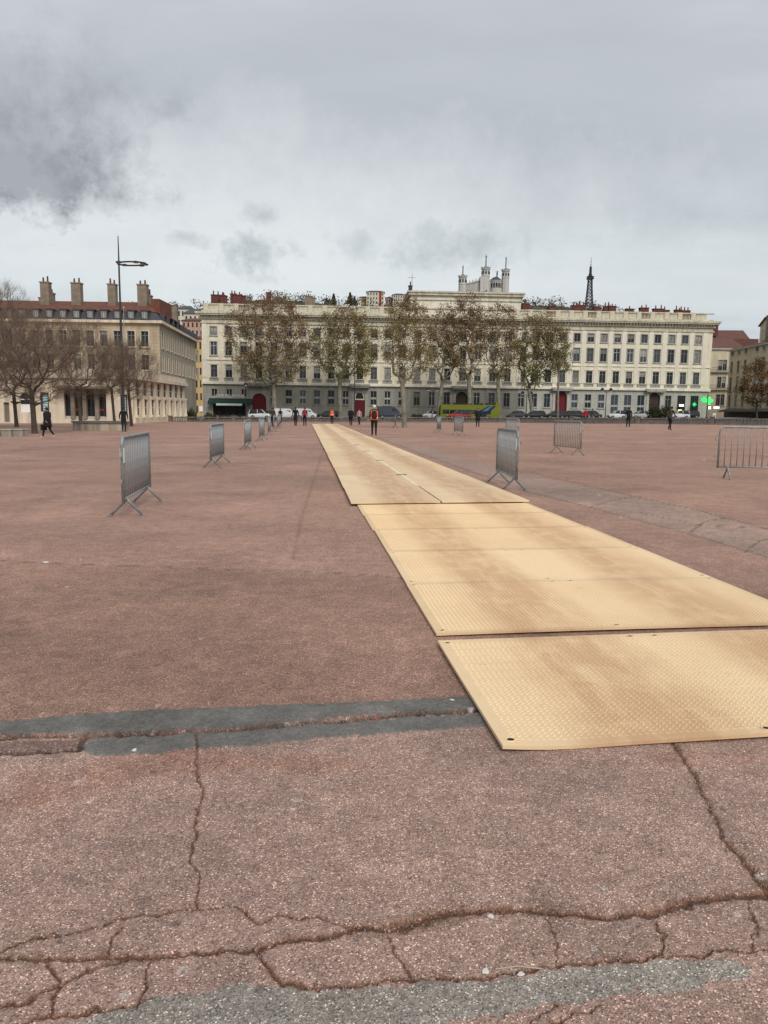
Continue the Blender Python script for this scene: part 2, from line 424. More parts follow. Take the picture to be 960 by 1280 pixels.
def ground():
    ncol = 820
    rows = []
    py = 1345.0
    while py > 542:
        rows.append(py); py -= 1.75 if py > 850 else (1.55 if py > 620 else 1.15)
    cols = np.concatenate([np.linspace(-760, -34, 90), np.linspace(-32, 992, 700), np.linspace(994, 1760, 90)]); ncol = cols.size
    PX, PY = np.meshgrid(cols, np.array(rows))
    a = (PX - 480) / 960; b = (PY - 640) / 960
    dx = _f.x + _r.x * a - _u.x * b; dy = _f.y + _r.y * a - _u.y * b; dz = _f.z + _r.z * a - _u.z * b
    t = CAM_H / (SLOPE * dx - dz)
    X = (t * dx).ravel(); Y = (t * dy).ravel(); n = X.size
    nr = len(rows)
    jx = (fbm(X * 14, Y * 14, 3) - 0.5) * 0.035; jy = (fbm(X * 14, Y * 14, 9) - 0.5) * 0.035
    jf = (fbm(X * 45, Y * 45, 31, 3) - 0.5) * 0.022
    XX = X + jx + jf; YY = Y + jy - jf
    wob = 0.45 + 1.1 * fbm(X * 6, Y * 6, 21, 3)

    def P(pts): return np.array([G(*p)[:2] for p in pts])

    def dist(poly, ww, pad):
        q = P(poly); best = np.full(n, 9e9); wid = np.full(n, ww[0])
        sel = np.where((X > q[:, 0].min() - pad) & (X < q[:, 0].max() + pad) & (Y > q[:, 1].min() - pad) & (Y < q[:, 1].max() + pad))[0]
        x = XX[sel]; y = YY[sel]; bs = np.full(sel.size, 9e9); bw = np.full(sel.size, ww[0])
        for i in range(len(q) - 1):
            p0, p1 = q[i], q[i + 1]; d = p1 - p0; L2 = (d * d).sum() + 1e-12
            s = np.clip(((x - p0[0]) * d[0] + (y - p0[1]) * d[1]) / L2, 0, 1)
            dd = np.hypot(x - p0[0] - s * d[0], y - p0[1] - s * d[1])
            k = dd < bs
            wseg = ww[0] + (ww[1] - ww[0]) * (i + s) / (len(q) - 1)
            bs[k] = dd[k]; bw[k] = wseg[k]
        best[sel] = bs; wid[sel] = bw
        return best, wid

    def inside(poly, amt=1.0):
        q = P(poly); x = X + (XX - X) * amt; y = Y + (YY - Y) * amt; r = np.zeros(n, bool)
        for i in range(len(q)):
            x0, y0 = q[i]; x1, y1 = q[i - 1]
            if y0 == y1: continue
            c = ((y0 > y) != (y1 > y)) & (x < (x1 - x0) * (y - y0) / (y1 - y0) + x0)
            r ^= c
        return r
    GR = np.ones(n); H = np.zeros(n); COLR = np.zeros((n, 3))

    def blend(mask, col, amt=1.0):
        k = (np.clip(mask, 0, 1) * amt)[:, None]
        COLR[:] = COLR * (1 - k) + np.array(col)[None] * k
    COLR[:] = TINT['far']
    big = fbm(X * 0.25, Y * 0.25, 5, 4); mid = fbm(X * 1.3, Y * 1.3, 7, 4)
    # seam 7 m ahead left of the mats: nearer surface browner, farther surface pinker
    pxr, pyr = PX.ravel(), PY.ravel()
    seam_y = 700 + (pxr / 500.0) * 22
    left = pxr < 300 + 0.72 * (pyr - 400)
    diag = pxr - (385 - (pyr - 620) * 0.32)
    blend(np.clip((pyr - 600) / 120, 0, 1), TINT['pink'], 0.8)
    blend(((pyr < seam_y) & left & (diag < 0)).astype(float), TINT['pink'], 0.7)
    blend((pyr > seam_y).astype(float), TINT['brown'], 0.95)
    blend((pyr > 905 - 0.06 * (pxr - 300)).astype(float), TINT['front'], 0.97)
    COLR *= (0.86 + 0.28 * mid)[:, None] * (0.84 + 0.32 * big)[:, None]
    # worn repair strip to the right of the mats
    st = inside([(478, 546), (500, 548), (575, 572), (650, 592), (760, 613), (870, 637), (1000, 672), (1110, 700), (1760, 866), (1760, 932), (1110, 742), (1000, 708), (860, 667), (760, 640), (650, 612), (540, 572)], 1.4)
    blend(st.astype(float), TINT['strip'], 0.5); blend(st * np.clip(fbm(X * 1.2, Y * 1.2, 77) * 4 - 1.9, 0, 1), (0.27, 0.205, 0.175), 0.6)
    # fine seams
    for poly, w in (([(-760, 670), (0, 701), (120, 706), (300, 712), (440, 717), (507, 723)], (0.012, 0.012)),
                    ([(366, 700), (376, 650), (392, 600), (404, 562)], (0.02, 0.05)),
                    ([(650, 612), (760, 640), (860, 667), (1000, 708), (1760, 930)], (0.034, 0.024)),
                    ([(660, 590), (760, 613), (870, 637), (1000, 672), (1760, 866)], (0.034, 0.024)),
                    ([(800, 640), (870, 656), (980, 662)], (0.024, 0.020)),
                    ([(470, 546), (540, 572), (640, 607)], (0.038, 0.03)),
                    ([(862, 666), (880, 652), (905, 648)], (0.02, 0.02)), ([(740, 633), (772, 624), (790, 620)], (0.02, 0.02)), ([(930, 690), (950, 676), (975, 668)], (0.02, 0.02))):
        d, w_ = dist(poly, w, 0.5)
        c = np.clip(1.3 - d / (w_ * wob), 0, 1)
        blend(c, (0.13, 0.095, 0.08), 0.3 if w[1] > .04 else 0.7); H -= 0.004 * c
    # rusty patches below the tar bands
    for cx, cy, rx, ry in ((90, 980, 80, 26), (200, 955, 90, 22), (265, 950, 60, 16), (390, 955, 90, 14), (880, 948, 90, 12), (40, 1010, 60, 20)):
        q = ((pxr - cx) / rx) ** 2 + ((pyr - cy) / ry) ** 2
        blend(np.clip(1.25 - q, 0, 1) * np.clip(fbm(X * 7, Y * 7, 15) * 2.2 - 0.45, 0, 1), TINT['rust'], 0.38)
    # tar bands
    b1 = inside([(-760, 953), (0, 902), (100, 894), (160, 889), (250, 886), (400, 880), (500, 876), (640, 868), (1760, 796), (1760, 810), (640, 884), (470, 893), (400, 899), (300, 909), (130, 916), (0, 919), (-760, 968)], 0.5)
    b2 = inside([(96, 924), (200, 920), (320, 912), (430, 903), (500, 898), (640, 890), (1760, 814), (1760, 828), (640, 906), (560, 912), (480, 917), (420, 921), (330, 931), (240, 936), (190, 943), (120, 945), (100, 938)], 1.1)
    b3 = inside([(-760, 978), (0, 927), (96, 925), (96, 934), (40, 940), (0, 941), (-760, 992)], 1.0)
    tarn = (0.85 + 0.35 * fbm(X * 9, Y * 9, 41))[:, None]
    for bm_ in (b1, b2):
        k = bm_[:, None] * 1.0
        COLR[:] = COLR * (1 - k) + np.array(TINT['tar'])[None] * tarn * k
        H += 0.004 * bm_; GR[bm_] = 0.4
    blend(b3.astype(float), (0.15, 0.10, 0.085), 0.7)
    for poly, w, dp in (([(-760, 969), (0, 922), (130, 919), (300, 911), (400, 902), (470, 896), (560, 890), (640, 886), (1760, 811)], (0.016, 0.016), 0.020),
                        ([(-760, 994), (0, 942), (60, 940), (100, 936), (104, 924)], (0.013, 0.013), 0.012)):
        d, w_ = dist(poly, w, 0.3); c = np.clip(1.5 - d / (w_ * wob), 0, 1)
        blend(c, (0.05, 0.034, 0.026), 0.95); H -= dp * c
        blend(np.clip(1 - d / (w_ * 2.6 * wob), 0, 1) * (fbm(X * 11, Y * 11, 4) > 0.48), TINT['dirt'], 0.55)
    # coarse grey repair in the foreground
    gs = inside([(-760, 1345), (-150, 1320), (0, 1292), (120, 1270), (165, 1250), (200, 1241), (330, 1233), (420, 1236), (480, 1235), (600, 1226), (700, 1214), (800, 1203), (900, 1198), (935, 1208), (930, 1222), (860, 1235), (760, 1246), (690, 1256), (600, 1272), (480, 1296), (300, 1345), (-760, 1345)], 1.1)
    blend(gs.astype(float), TINT['grey'], 0.9)
    # cracks: (polyline, widths m, depth, dirt)
    cr = [([(246, 918), (244, 950), (243, 965), (251, 985), (252, 1002), (247, 1022), (244, 1040), (239, 1062), (240, 1078), (248, 1092), (249, 1104), (245, 1118), (246, 1134)], (.006, .006), .012),
          ([(-740, 1290), (-420, 1262), (-150, 1225), (-60, 1200), (0, 1188), (50, 1173), (100, 1163), (150, 1150), (200, 1142), (245, 1135), (290, 1131), (310, 1141), (325, 1152), (350, 1146), (400, 1148), (440, 1160)], (.007, .007), .014),
          ([(440, 1160), (480, 1162), (510, 1156), (540, 1146), (575, 1141), (610, 1137), (650, 1137), (700, 1142), (760, 1146), (820, 1141), (850, 1134), (880, 1125), (910, 1118), (960, 1121), (1110, 1100), (1300, 1112), (1500, 1080), (1740, 1090)], (.017, .016), .016),
          ([(-150, 1205), (0, 1198), (60, 1200), (130, 1194), (200, 1197), (240, 1191), (290, 1186), (325, 1190), (350, 1176), (400, 1172), (440, 1166)], (.010, .012), .012),
          ([(0, 1262), (40, 1248), (75, 1228), (120, 1211), (160, 1200), (200, 1196)], (.008, .008), .010),
          ([(57, 1203), (63, 1218), (76, 1230), (66, 1252), (64, 1270)], (.007, .007), .012),
          ([(0, 1285), (70, 1268), (130, 1262), (190, 1246)], (.008, .006), .012),
          ([(325, 1190), (336, 1212), (352, 1230), (400, 1233), (440, 1231), (490, 1226), (560, 1224), (600, 1220), (660, 1211), (720, 1206), (760, 1201), (830, 1197), (900, 1190), (960, 1188), (1110, 1180), (1350, 1160), (1740, 1150)], (.010, .007), .013),
          ([(487, 1172), (496, 1192), (505, 1208), (512, 1222)], (.005, .005), .010),
          ([(686, 1148), (692, 1165), (697, 1180), (697, 1205)], (.004, .004), .010),
          ([(814, 1148), (826, 1170), (829, 1194)], (.004, .004), .010),
          ([(940, 1128), (943, 1160), (944, 1186)], (.005, .005), .010),
          ([(152, 1158), (146, 1170), (139, 1190)], (.004, .004), .010),
          ([(188, 1203), (185, 1220), (178, 1238), (170, 1255)], (.005, .005), .010),
          ([(400, 1235), (394, 1228)], (.004, .004), .006),
          ([(836, 922), (846, 935), (855, 950), (862, 962), (872, 970), (876, 985), (882, 1000), (892, 1020), (902, 1040), (912, 1056), (925, 1070), (940, 1088), (950, 1102), (962, 1120)], (.009, .014), .012),
          ([(1110, 930), (1020, 985), (985, 1040), (965, 1085), (960, 1118)], (.006, .006), .010),
          ([(600, 1300), (680, 1285), (720, 1268), (752, 1258)], (.006, .005), .010),
          ([(660, 1275), (690, 1262), (700, 1256)], (.004, .004), .008)]
    cr = [(p_, (w_[0] * (.62 if w_[0] < .012 else .95), w_[1] * (.68 if w_[1] < .012 else .95)), d_ * .5) for p_, w_, d_ in cr]
    patch = fbm(X * 3.1, Y * 3.1, 61, 3)
    for poly, w, dp in cr:
        d, w_ = dist(poly, w, 0.4)
        c = np.clip((1.15 - d / (w_ * wob)) * 2.2, 0, 1)
        halo = np.clip(1 - d / (w_ * 3.2 * wob), 0, 1)
        blend(halo * (fbm(X * 9, Y * 9, 8) > 0.42), TINT['dirt'], 0.45)
        blend(halo * np.clip((patch - 0.56) * 5, 0, 1), TINT['moss'], 0.7)
        blend(c, TINT['dirt'], 0.85)
        blend(np.clip((0.55 - d / (w_ * wob)) * 3, 0, 1) * (wob > 0.7), (0.060, 0.034, 0.023), 0.6)
        H -= dp * c * (0.5 + 0.5 * (wob > 0.8))
    # the broken slabs rock a little against each other
    H += 0.004 * (fbm(X * 2.2, Y * 2.2, 55, 2) - 0.5) * np.clip((6 - Y) / 3, 0, 1)
    # dried puddle rims and scuffs
    rng = random.Random(4)
    for k in range(46):
        g0 = G(rng.uniform(-400, 1400), 575 + 320 * rng.random() ** 1.6); rr = rng.uniform(.15, .8) * (1 + g0.y * 0.06)
        d = np.hypot((X - g0.x) * rng.uniform(.6, 1.2), (Y - g0.y) * rng.uniform(.4, 1)) / rr + (fbm(X * 1.7 / rr, Y * 1.7 / rr, 200 + k, 3) - .5) * 1.6
        COLR *= (1 - rng.uniform(.04, .12) * np.clip((1 - d) * 3, 0, 1) + rng.uniform(0, .1) * np.clip(1 - abs(d - 1) * 6, 0, 1))[:, None]
    # trodden gum and small droppings
    for k in range(150):
        cx, cy = rng.uniform(-500, 1500), 560 + 700 * rng.random() ** 1.4
        g0 = G(cx, cy); rr = rng.uniform(.005, .015) * (1 + g0.y * 0.12)
        d = np.hypot(X - g0.x, (Y - g0.y)); bright = rng.random() < 0.72
        blend(np.clip((1.2 + 0.5 * (wob - 1) - d / rr) * 2.5, 0, 1), (0.55, 0.48, 0.44) if bright else (0.09, 0.07, 0.06), 0.7 if bright else 0.5)
    edge = np.minimum(np.clip((PX - cols[0]) / 30, 0, 1), np.clip((cols[-1] - PX) / 30, 0, 1)) * np.clip((PY - rows[-1]) / 10, 0, 1) * np.clip((rows[0] - PY) / 10, 0, 1)
    Z = SLOPE * X + H * edge.ravel()
    V = np.stack([X, Y, Z], 1)
    idx = np.arange(n).reshape(nr, ncol)
    Q = np.stack([idx[:-1, :-1], idx[:-1, 1:], idx[1:, 1:], idx[1:, :-1]], -1).reshape(-1, 4)
    # surrounding sheet out to the horizon, meeting the dense patch along its border
    far = []
    cN = [V[idx[0, 0]], V[idx[0, -1]], V[idx[-1, -1]], V[idx[-1, 0]]]
    R = 2500.0
    outer = [(-160.0, -60.0), (160.0, -60.0), (160.0, R), (-160.0, R)]
    ov = [(x, y, SLOPE * x) for x, y in outer]
    wings = [(-R, -60.0, SLOPE * -160), (-R, R, SLOPE * -160), (R, -60.0, SLOPE * 160), (R, R, SLOPE * 160)]
    V2 = np.array(ov + wings); o0 = n
    Q2 = [(idx[0, 0], idx[0, -1], o0 + 1, o0), (idx[0, -1], idx[-1, -1], o0 + 2, o0 + 1), (idx[-1, -1], idx[-1, 0], o0 + 3, o0 + 2), (idx[-1, 0], idx[0, 0], o0, o0 + 3),
          (o0 + 4, o0, o0 + 3, o0 + 5), (o0 + 1, o0 + 6, o0 + 7, o0 + 2)]
    V = np.vstack([V, V2]); Q = np.vstack([Q, np.array(Q2)])
    C = np.vstack([COLR, np.tile(np.array(TINT['far']) * 0.98, (8, 1))])
    me = bpy.data.meshes.new('ground')
    me.vertices.add(len(V)); me.vertices.foreach_set('co', V.ravel().astype(np.float32))
    me.loops.add(Q.size); me.loops.foreach_set('vertex_index', Q.ravel().astype(np.int32))
    me.polygons.add(len(Q)); me.polygons.foreach_set('loop_start', np.arange(0, Q.size, 4, dtype=np.int32))
    me.update(calc_edges=True)
    at = me.attributes.new('tint', 'FLOAT_COLOR', 'POINT')
    at.data.foreach_set('color', np.hstack([C, np.concatenate([GR, np.ones(8)])[:, None]]).ravel().astype(np.float32))
    if me.polygons[0].normal.z < 0: me.flip_normals()
    m = bpy.data.materials.new('red_asphalt'); m.use_nodes = True
    nt = m.node_tree; N, L = nt.nodes, nt.links; p = N['Principled BSDF']
    p.inputs['Roughness'].default_value = 0.82; p.inputs['Specular IOR Level'].default_value = 0.28
    at_n = N.new('ShaderNodeAttribute'); at_n.attribute_name = 'tint'
    tc = N.new('ShaderNodeTexCoord')

    def mulc(a, b, f=1.0):
        x = N.new('ShaderNodeMix'); x.data_type = 'RGBA'; x.blend_type = 'MULTIPLY'; x.inputs[0].default_value = f
        L.new(a, x.inputs[6]); L.new(b, x.inputs[7]); return x.outputs[2]

    def ramp(v, stops):
        r = N.new('ShaderNodeValToRGB'); e = r.color_ramp.elements
        e[0].position, e[0].color = stops[0][0], (*stops[0][1], 1); e[1].position, e[1].color = stops[-1][0], (*stops[-1][1], 1)
        for q, c in stops[1:-1]:
            k = e.new(q); k.color = (*c, 1)
        L.new(v, r.inputs[0]); return r.outputs[0]
    vo = N.new('ShaderNodeTexVoronoi'); vo.inputs['Scale'].default_value = 260; L.new(tc.outputs['Object'], vo.inputs['Vector'])
    sepc = N.new('ShaderNodeSeparateColor'); L.new(vo.outputs['Color'], sepc.inputs[0])
    grain = ramp(sepc.outputs[0], [(0.0, (0.34, 0.33, 0.33)), (0.28, (0.82, 0.80, 0.79)), (0.75, (1.05, 1.03, 1.02)), (0.93, (1.35, 1.36, 1.36)), (1.0, (3.0, 3.0, 2.9))])
    n1 = N.new('ShaderNodeTexNoise'); n1.inputs['Scale'].default_value = 45; n1.inputs['Detail'].default_value = 4; n1.inputs['Roughness'].default_value = 0.7; L.new(tc.outputs['Object'], n1.inputs[0])
    g2 = ramp(n1.outputs[0], [(0.3, (0.72, 0.72, 0.72)), (0.7, (1.22, 1.2, 1.18))])
    n3 = N.new('ShaderNodeTexNoise'); n3.inputs['Scale'].default_value = 0.35; n3.inputs['Detail'].default_value = 7; n3.inputs['Roughness'].default_value = 0.65; L.new(tc.outputs['Object'], n3.inputs[0])
    g3 = ramp(n3.outputs[0], [(0.36, (0.80, 0.80, 0.81)), (0.46, (0.96, 0.95, 0.95)), (0.55, (1.03, 1.03, 1.02)), (0.66, (1.16, 1.14, 1.12))])
    n4 = N.new('ShaderNodeTexNoise'); n4.inputs['Scale'].default_value = 7; n4.inputs['Detail'].default_value = 6; n4.inputs['Roughness'].default_value = 0.7; L.new(tc.outputs['Object'], n4.inputs[0])
    g4 = ramp(n4.outputs[0], [(0.35, (0.82, 0.81, 0.80)), (0.65, (1.13, 1.12, 1.11))])
    gm = mulc(at_n.outputs['Color'], grain, 0.9); L.new(at_n.outputs['Alpha'], gm.node.inputs[0])
    L.new(mulc(mulc(mulc(gm, g2), g3), g4), p.inputs['Base Color'])
    bp = N.new('ShaderNodeBump'); bp.inputs['Strength'].default_value = 0.55; bp.inputs['Distance'].default_value = 0.004
    ad = N.new('ShaderNodeMath'); ad.operation = 'ADD'; L.new(n1.outputs[0], ad.inputs[0]); L.new(vo.outputs['Distance'], ad.inputs[1])
    L.new(ad.outputs[0], bp.inputs['Height']); L.new(bp.outputs[0], p.inputs['Normal'])
    me.materials.append(m)
    o = link('ground', me); tag(o, 'red brown asphalt ground of the open square', None, kind='structure')


ground()

# ------------------------------------------------------------------ facades
def wall(mb, L, z0, z1, ops, depth=0.3, mi=0, y=0.0, u_start=0.0):
    """front face of a wall with openings (u0,u1,za,zb[,arch]) and their reveals"""
    us = sorted({u_start, L} | {o[0] for o in ops} | {o[1] for o in ops}); zs = sorted({z0, z1} | {o[2] for o in ops} | {o[3] for o in ops})
    us = [u for u in us if u_start <= u <= L]
    for i in range(len(us) - 1):
        uc = (us[i] + us[i + 1]) / 2
        col = [o for o in ops if o[0] < uc < o[1]]
        j = 0
        while j < len(zs) - 1:
            zc = (zs[j] + zs[j + 1]) / 2
            if any(o[2] < zc < o[3] for o in col): j += 1; continue
            k = j
            while k + 1 < len(zs) - 1 and not any(o[2] < (zs[k + 1] + zs[k + 2]) / 2 < o[3] for o in col): k += 1
            mb.add([(us[i], y, zs[j]), (us[i + 1], y, zs[j]), (us[i + 1], y, zs[k + 1]), (us[i], y, zs[k + 1])], [(0, 1, 2, 3)], mi)
            j = k + 1
    for o in ops:
        a, b, c, d = o[:4]
        top = d
        if len(o) > 4 and o[4]:
            r = (b - a) / 2; m = (a + b) / 2; top = d - r; n = 10
            arc = [(m + r * math.cos(math.pi * t / n), top + r * math.sin(math.pi * t / n)) for t in range(n + 1)]
            for t in range(n):
                (x0, q0), (x1, q1) = arc[t], arc[t + 1]
                mb.add([(x0, y, q0), (x0, y, d), (x1, y, d), (x1, y, q1)], [(0, 1, 2, 3)], mi)
                mb.add([(x0, y, q0), (x1, y, q1), (x1, y + depth, q1), (x0, y + depth, q0)], [(0, 1, 2, 3)], mi)
        else:
            mb.add([(a, y, d), (b, y, d), (b, y + depth, d), (a, y + depth, d)], [(0, 1, 2, 3)], mi)
        for x in (a, b): mb.add([(x, y, c), (x, y, top), (x, y + depth, top), (x, y + depth, c)], [(0, 1, 2, 3)], mi)
        mb.add([(a, y, c), (b, y, c), (b, y + depth, c), (a, y + depth, c)], [(0, 1, 2, 3)], mi)


_wc = {}
_bl = {}
M_BLIND = mat('linen_blind', (0.34, 0.325, 0.29), 0.9, 0.2, 3)


def window(parent, u, z, w, h, kind='tall', frame=None, glass=None, trim=None, rng=random, y=0.0, sill=True, surround=0.16):
    frame = frame or M_FRAME; trim = trim or M_TRIM
    if glass is None: glass = rng.choice([M_GLASS, M_GLASS, M_GLASS3, M_GLASS3, M_GLASS2])
    k = (round(w, 2), round(h, 2), kind, frame.name, trim.name, surround)
    if k not in _wc:
        mb = MB(); t = 0.075; ya, yb = 0.10, 0.19; hw = w / 2
        mb.box(-hw, -hw + t, ya, yb, 0, h); mb.box(hw - t, hw, ya, yb, 0, h); mb.box(-hw + t, hw - t, ya, yb, h - t, h); mb.box(-hw + t, hw - t, ya, yb, 0, t)
        mb.box(-t * .6, t * .6, ya - .01, yb, t, h - t)
        if kind in ('tall', 'cross'): mb.box(-hw + t, hw - t, ya + .005, yb - .01, h * .70, h * .70 + t)
        if kind == 'stack':
            mb.box(-hw + t, hw - t, ya - .03, yb - .01, h * .40, h * .40 + 0.34, 2)
            mb.box(-hw + t, hw - t, ya - .16, ya - .12, h * .46, h * .46 + 0.04)
        if surround:
            s = surround
            mb.box(-hw - s, -hw, -.07, .02, 0, h, 1); mb.box(hw, hw + s, -.07, .02, 0, h, 1); mb.box(-hw - s, hw + s, -.075, .02, h, h + s, 1)
            if kind == 'tall': mb.box(-hw - s - .08, hw + s + .08, -.16, .02, h + s, h + s + .10, 1)
        g = MB(); g.box(-hw + .02, hw - .02, .15, .165, .02, h - .02)
        sl_ = MB(); sl_.box(-hw - .22, hw + .22, -.18, .03, -.16, 0)
        _wc[k] = (mb.mesh('window', [frame, trim, M_FRAMEW]), g, sl_.mesh('sill', trim), {})
    wm, g, sm, gl = _wc[k]
    if glass.name not in gl: gl[glass.name] = g.mesh('pane', glass)
    o = link('window', wm, parent, (u, y, z)); link('pane', gl[glass.name], o)
    if sill: link('sill', sm, o)
    if kind != 'stack' and w < 1.3 and rng.random() < .38:       # blind or curtain drawn part of the way
        dr = rng.choice((.25, .4, .55)); kb = (round(w, 2), round(h, 2), dr, rng.choice((0, 0, 1)))
        if kb not in _bl:
            q = MB(); q.box(-w / 2 + .08, w / 2 - .08, .132, .146, h * (1 - dr), h - .08); _bl[kb] = q.mesh('blind', (M_BLIND, M_SHUT)[kb[3]])
        link('blind', _bl[kb], o)
    return o


def arch_poly(w, h, n=12):
    r = w / 2
    return [(-r, 0), (r, 0)] + [(r * math.cos(math.pi * t / n), h - r + r * math.sin(math.pi * t / n)) for t in range(n + 1)]


def arched_door(parent, u, z, w, h, m, name='door', y=0.0):
    mb = MB(); mb.prism(arch_poly(w, h), y + .30, y + .38)
    mb.box(-.03, .03, y + .27, y + .30, 0, h - w / 2)
    for s in (-1, 1):
        for a, b in ((.12, .42), (.48, .9)):
            mb.box(s * w * .25 - w * .16, s * w * .25 + w * .16, y + .285, y + .30, h * a * .72, h * b * .72)
    mb.box(-w / 2, w / 2, y + .27, y + .30, h - w / 2 - .06, h - w / 2 + .06)
    d = mb.build(name, m, parent, (u, 0, z))
    hd = MB(); hd.poly_tube([(.08, y + .25, 1.0), (.08, y + .25, 1.15)], .02, 6); hd.build('handle', M_RIM, d)
    return d


def fu(px, py, P0, ang):
    """pixel -> (u, z) on the vertical plane through P0 running along angle ang"""
    d = ray(px, py); ux, uy = math.cos(ang), math.sin(ang); nx, ny = -uy, ux
    t = (P0[0] * nx + P0[1] * ny) / (d.x * nx + d.y * ny)
    return (t * d.x - P0[0]) * ux + (t * d.y - P0[1]) * uy, CAM_H + t * d.z


def chimney(parent, x, y, z, w, d, h, m, pots=2, rng=random):
    mb = MB(); mb.box(-w / 2, w / 2, -d / 2, d / 2, 0, h); mb.box(-w / 2 - .08, w / 2 + .08, -d / 2 - .08, d / 2 + .08, h, h + .15)
    c = mb.build('chimney', m, parent, (x, y, z))
    for k in range(pots):
        pb = MB(); ph = rng.uniform(.35, .8); pb.lathe([(.14, h + .15), (.11, h + .15 + ph), (.13, h + .18 + ph)], 8)
        pb.build('chimney_pot', M_BRICK, c, (-w / 2 + w * (k + .5) / pots, 0, 0))
    return c


MB_L = AT(253, 470, 148.0); MB_R = AT(887.5, 470, 152.5)
MB_ANG = math.atan2(MB_R.y - MB_L.y, MB_R.x - MB_L.x)


def main_building():
    rng = random.Random(11)
    P0 = (MB_L.x, MB_L.y); L = math.hypot(MB_R.x - MB_L.x, MB_R.y - MB_L.y)
    root = thing('palace_block', 'long cream four-storey block with grey ground floor, red doors and rooftop balustrade', 'building', (P0[0], P0[1], 0), MB_ANG)
    F = lambda px, py=492: fu(px, py, P0, MB_ANG)[0]
    bays = [268, 286.5, 305, 324, 342, 361, 378.5, 396.2, 413.9, 432, 449.5, 467, 484.2, 502, 521, 539.7, 558.5, 577.2, 596, 614.7, 633.4, 651.5,
            667.6, 684, 701.6, 718.4, 735.3, 751.8, 768.5, 785, 801.6, 818.4, 835.7, 852.2, 868.7]
    U = [F(b) for b in bays]
    uC0, uC1 = F(512, 470), F(648, 470)
    zG, zPN, z2, zA = (2.55, 5.15), (7.35, 9.65), (11.45, 13.95), (15.15, 16.75)
    doors = {3: (2.7, 4.75, M_REDDOOR, True), 10: (2.1, 4.9, M_REDDOOR, False), 17: (2.3, 5.1, M_BROWNDOOR, True), 24: (2.3, 5.2, M_REDDOOR, True), 31: (2.2, 5.0, M_BROWNDOOR, True)}
    lowops, upops = [], []
    for i, u in enumerate(U):
        gz_ = gz(P0[0] + u)
        if i in doors:
            w, h, m, ar = doors[i]; lowops.append((u - w / 2, u + w / 2, gz_ + .12, gz_ + h, ar))
        elif i < 3: lowops.append((u - .55, u + .55, 3.75, 5.15))
        elif i in (28, 29, 30): lowops.append((u - .72, u + .72, 1.3, 5.15))
        elif i in (33, 34): lowops.append((u - .8, u + .8, .75, 5.2))
        else: lowops.append((u - .6, u + .6, zG[0], zG[1]))
        for z0, z1 in (zPN, z2, zA): upops.append((u - .62, u + .62, z0, z1))
    cafe = (F(264), F(310)); lowops.append((cafe[0] + .3, cafe[1] - .3, .1, 2.9))
    lo = MB(); wall(lo, uC1, -1.5, 6.2, [o for o in lowops if o[1] < uC1], .32)
    lo.add([(0, 0, -1.5), (0, 16, -1.5), (0, 16, 6.2), (0, 0, 6.2)], [(0, 1, 2, 3)])
    lo.build('wall', M_GREYSTONE, root, fix=False)
    lo = MB(); wall(lo, L, -1.5, 6.2, [o for o in lowops if o[0] > uC1], .32, u_start=uC1)
    lo.add([(L, 0, -1.5), (L, 16, -1.5), (L, 16, 6.2), (L, 0, 6.2)], [(0, 1, 2, 3)])
    lo.build('wall', M_CLEANSTONE, root, fix=False)
    up = MB(); wall(up, L, 6.2, 18.6, upops, .32)
    for x in (0, L): up.add([(x, 0, 6.2), (x, 16, 6.2), (x, 16, 19.4), (x, 0, 19.4)], [(0, 1, 2, 3)])
    up.add([(0, 16, -1), (L, 16, -1), (L, 16, 19.4), (0, 16, 19.4)], [(0, 1, 2, 3)])
    up.build('wall', M_PALE, root, fix=False)
    # string courses, balcony band, cornice
    mb = MB(); mb.box(-.15, L + .15, -.42, .0, 6.05, 6.45); mb.box(-.1, L + .1, -.30, .0, 6.45, 6.62)
    mb.box(-.05, L + .05, -.14, -.001, 10.55, 10.72); mb.build('string_course', M_PALE2, root)
    for i, u in enumerate(U):      # balcony rail under the tall windows
        b = MB(); b.box(-.85, .85, -.34, -.22, 6.62, 6.74); b.box(-.85, .85, -.34, -.22, 7.22, 7.32)
        for k in range(9): b.box(-.8 + k * .19, -.72 + k * .19, -.31, -.25, 6.74, 7.22)
        b.box(-.88, -.80, -.33, 0, 6.62, 7.32); b.box(.80, .88, -.33, 0, 6.62, 7.32)
        if i == 0: bm_ = b.mesh('balcony_rail', M_TRIM)
        link('balcony_rail', bm_, root, (u, 0, 0))
    mb = MB(); mb.box(-.2, L + .2, -.2, 0, 17.35, 17.6); mb.box(-.35, L + .35, -.35, 0, 18.2, 18.45)
    mb.box(-.9, L + .9, -.95, .3, 18.80, 19.05); mb.box(-1.05, L + 1.05, -1.1, .3, 19.05, 19.4); mb.box(-.25, L + .25, -.25, 0, 18.45, 18.8)
    mb.build('cornice', M_ATTIC, root)
    mb = MB(); k = 0.0
    while k < L: mb.box(k, k + .30, -.62, -.25, 18.47, 18.795); k += .58
    tag(mb.build('dentil_row', M_ATTIC, root), kind='stuff')
    mb = MB(); mb.box(0, L, -.04, .0, 17.6, 18.2); mb.build('frieze', M_ATTIC, root)
    # pilasters between the bays of the right wing
    pm = MB(); pm.box(-.42, .42, -.09, 0, 7.3, 17.35); pm = pm.mesh('pilaster', M_PALE2)
    for i in range(22, len(U) - 1): link('pilaster', pm, root, ((U[i] + U[i + 1]) / 2, 0, 0))
    for e in (U[22] - (U[23] - U[22]) / 2, U[-1] + 1.3, .45, uC0, uC1): link('pilaster', pm, root, (e, 0, 0))
    # rooftop balustrade: piers, rail, plinth, panels
    mb = MB(); mb.box(0, L, -.1, .35, 19.4, 19.75); mb.build('parapet_plinth', M_ATTIC, root)
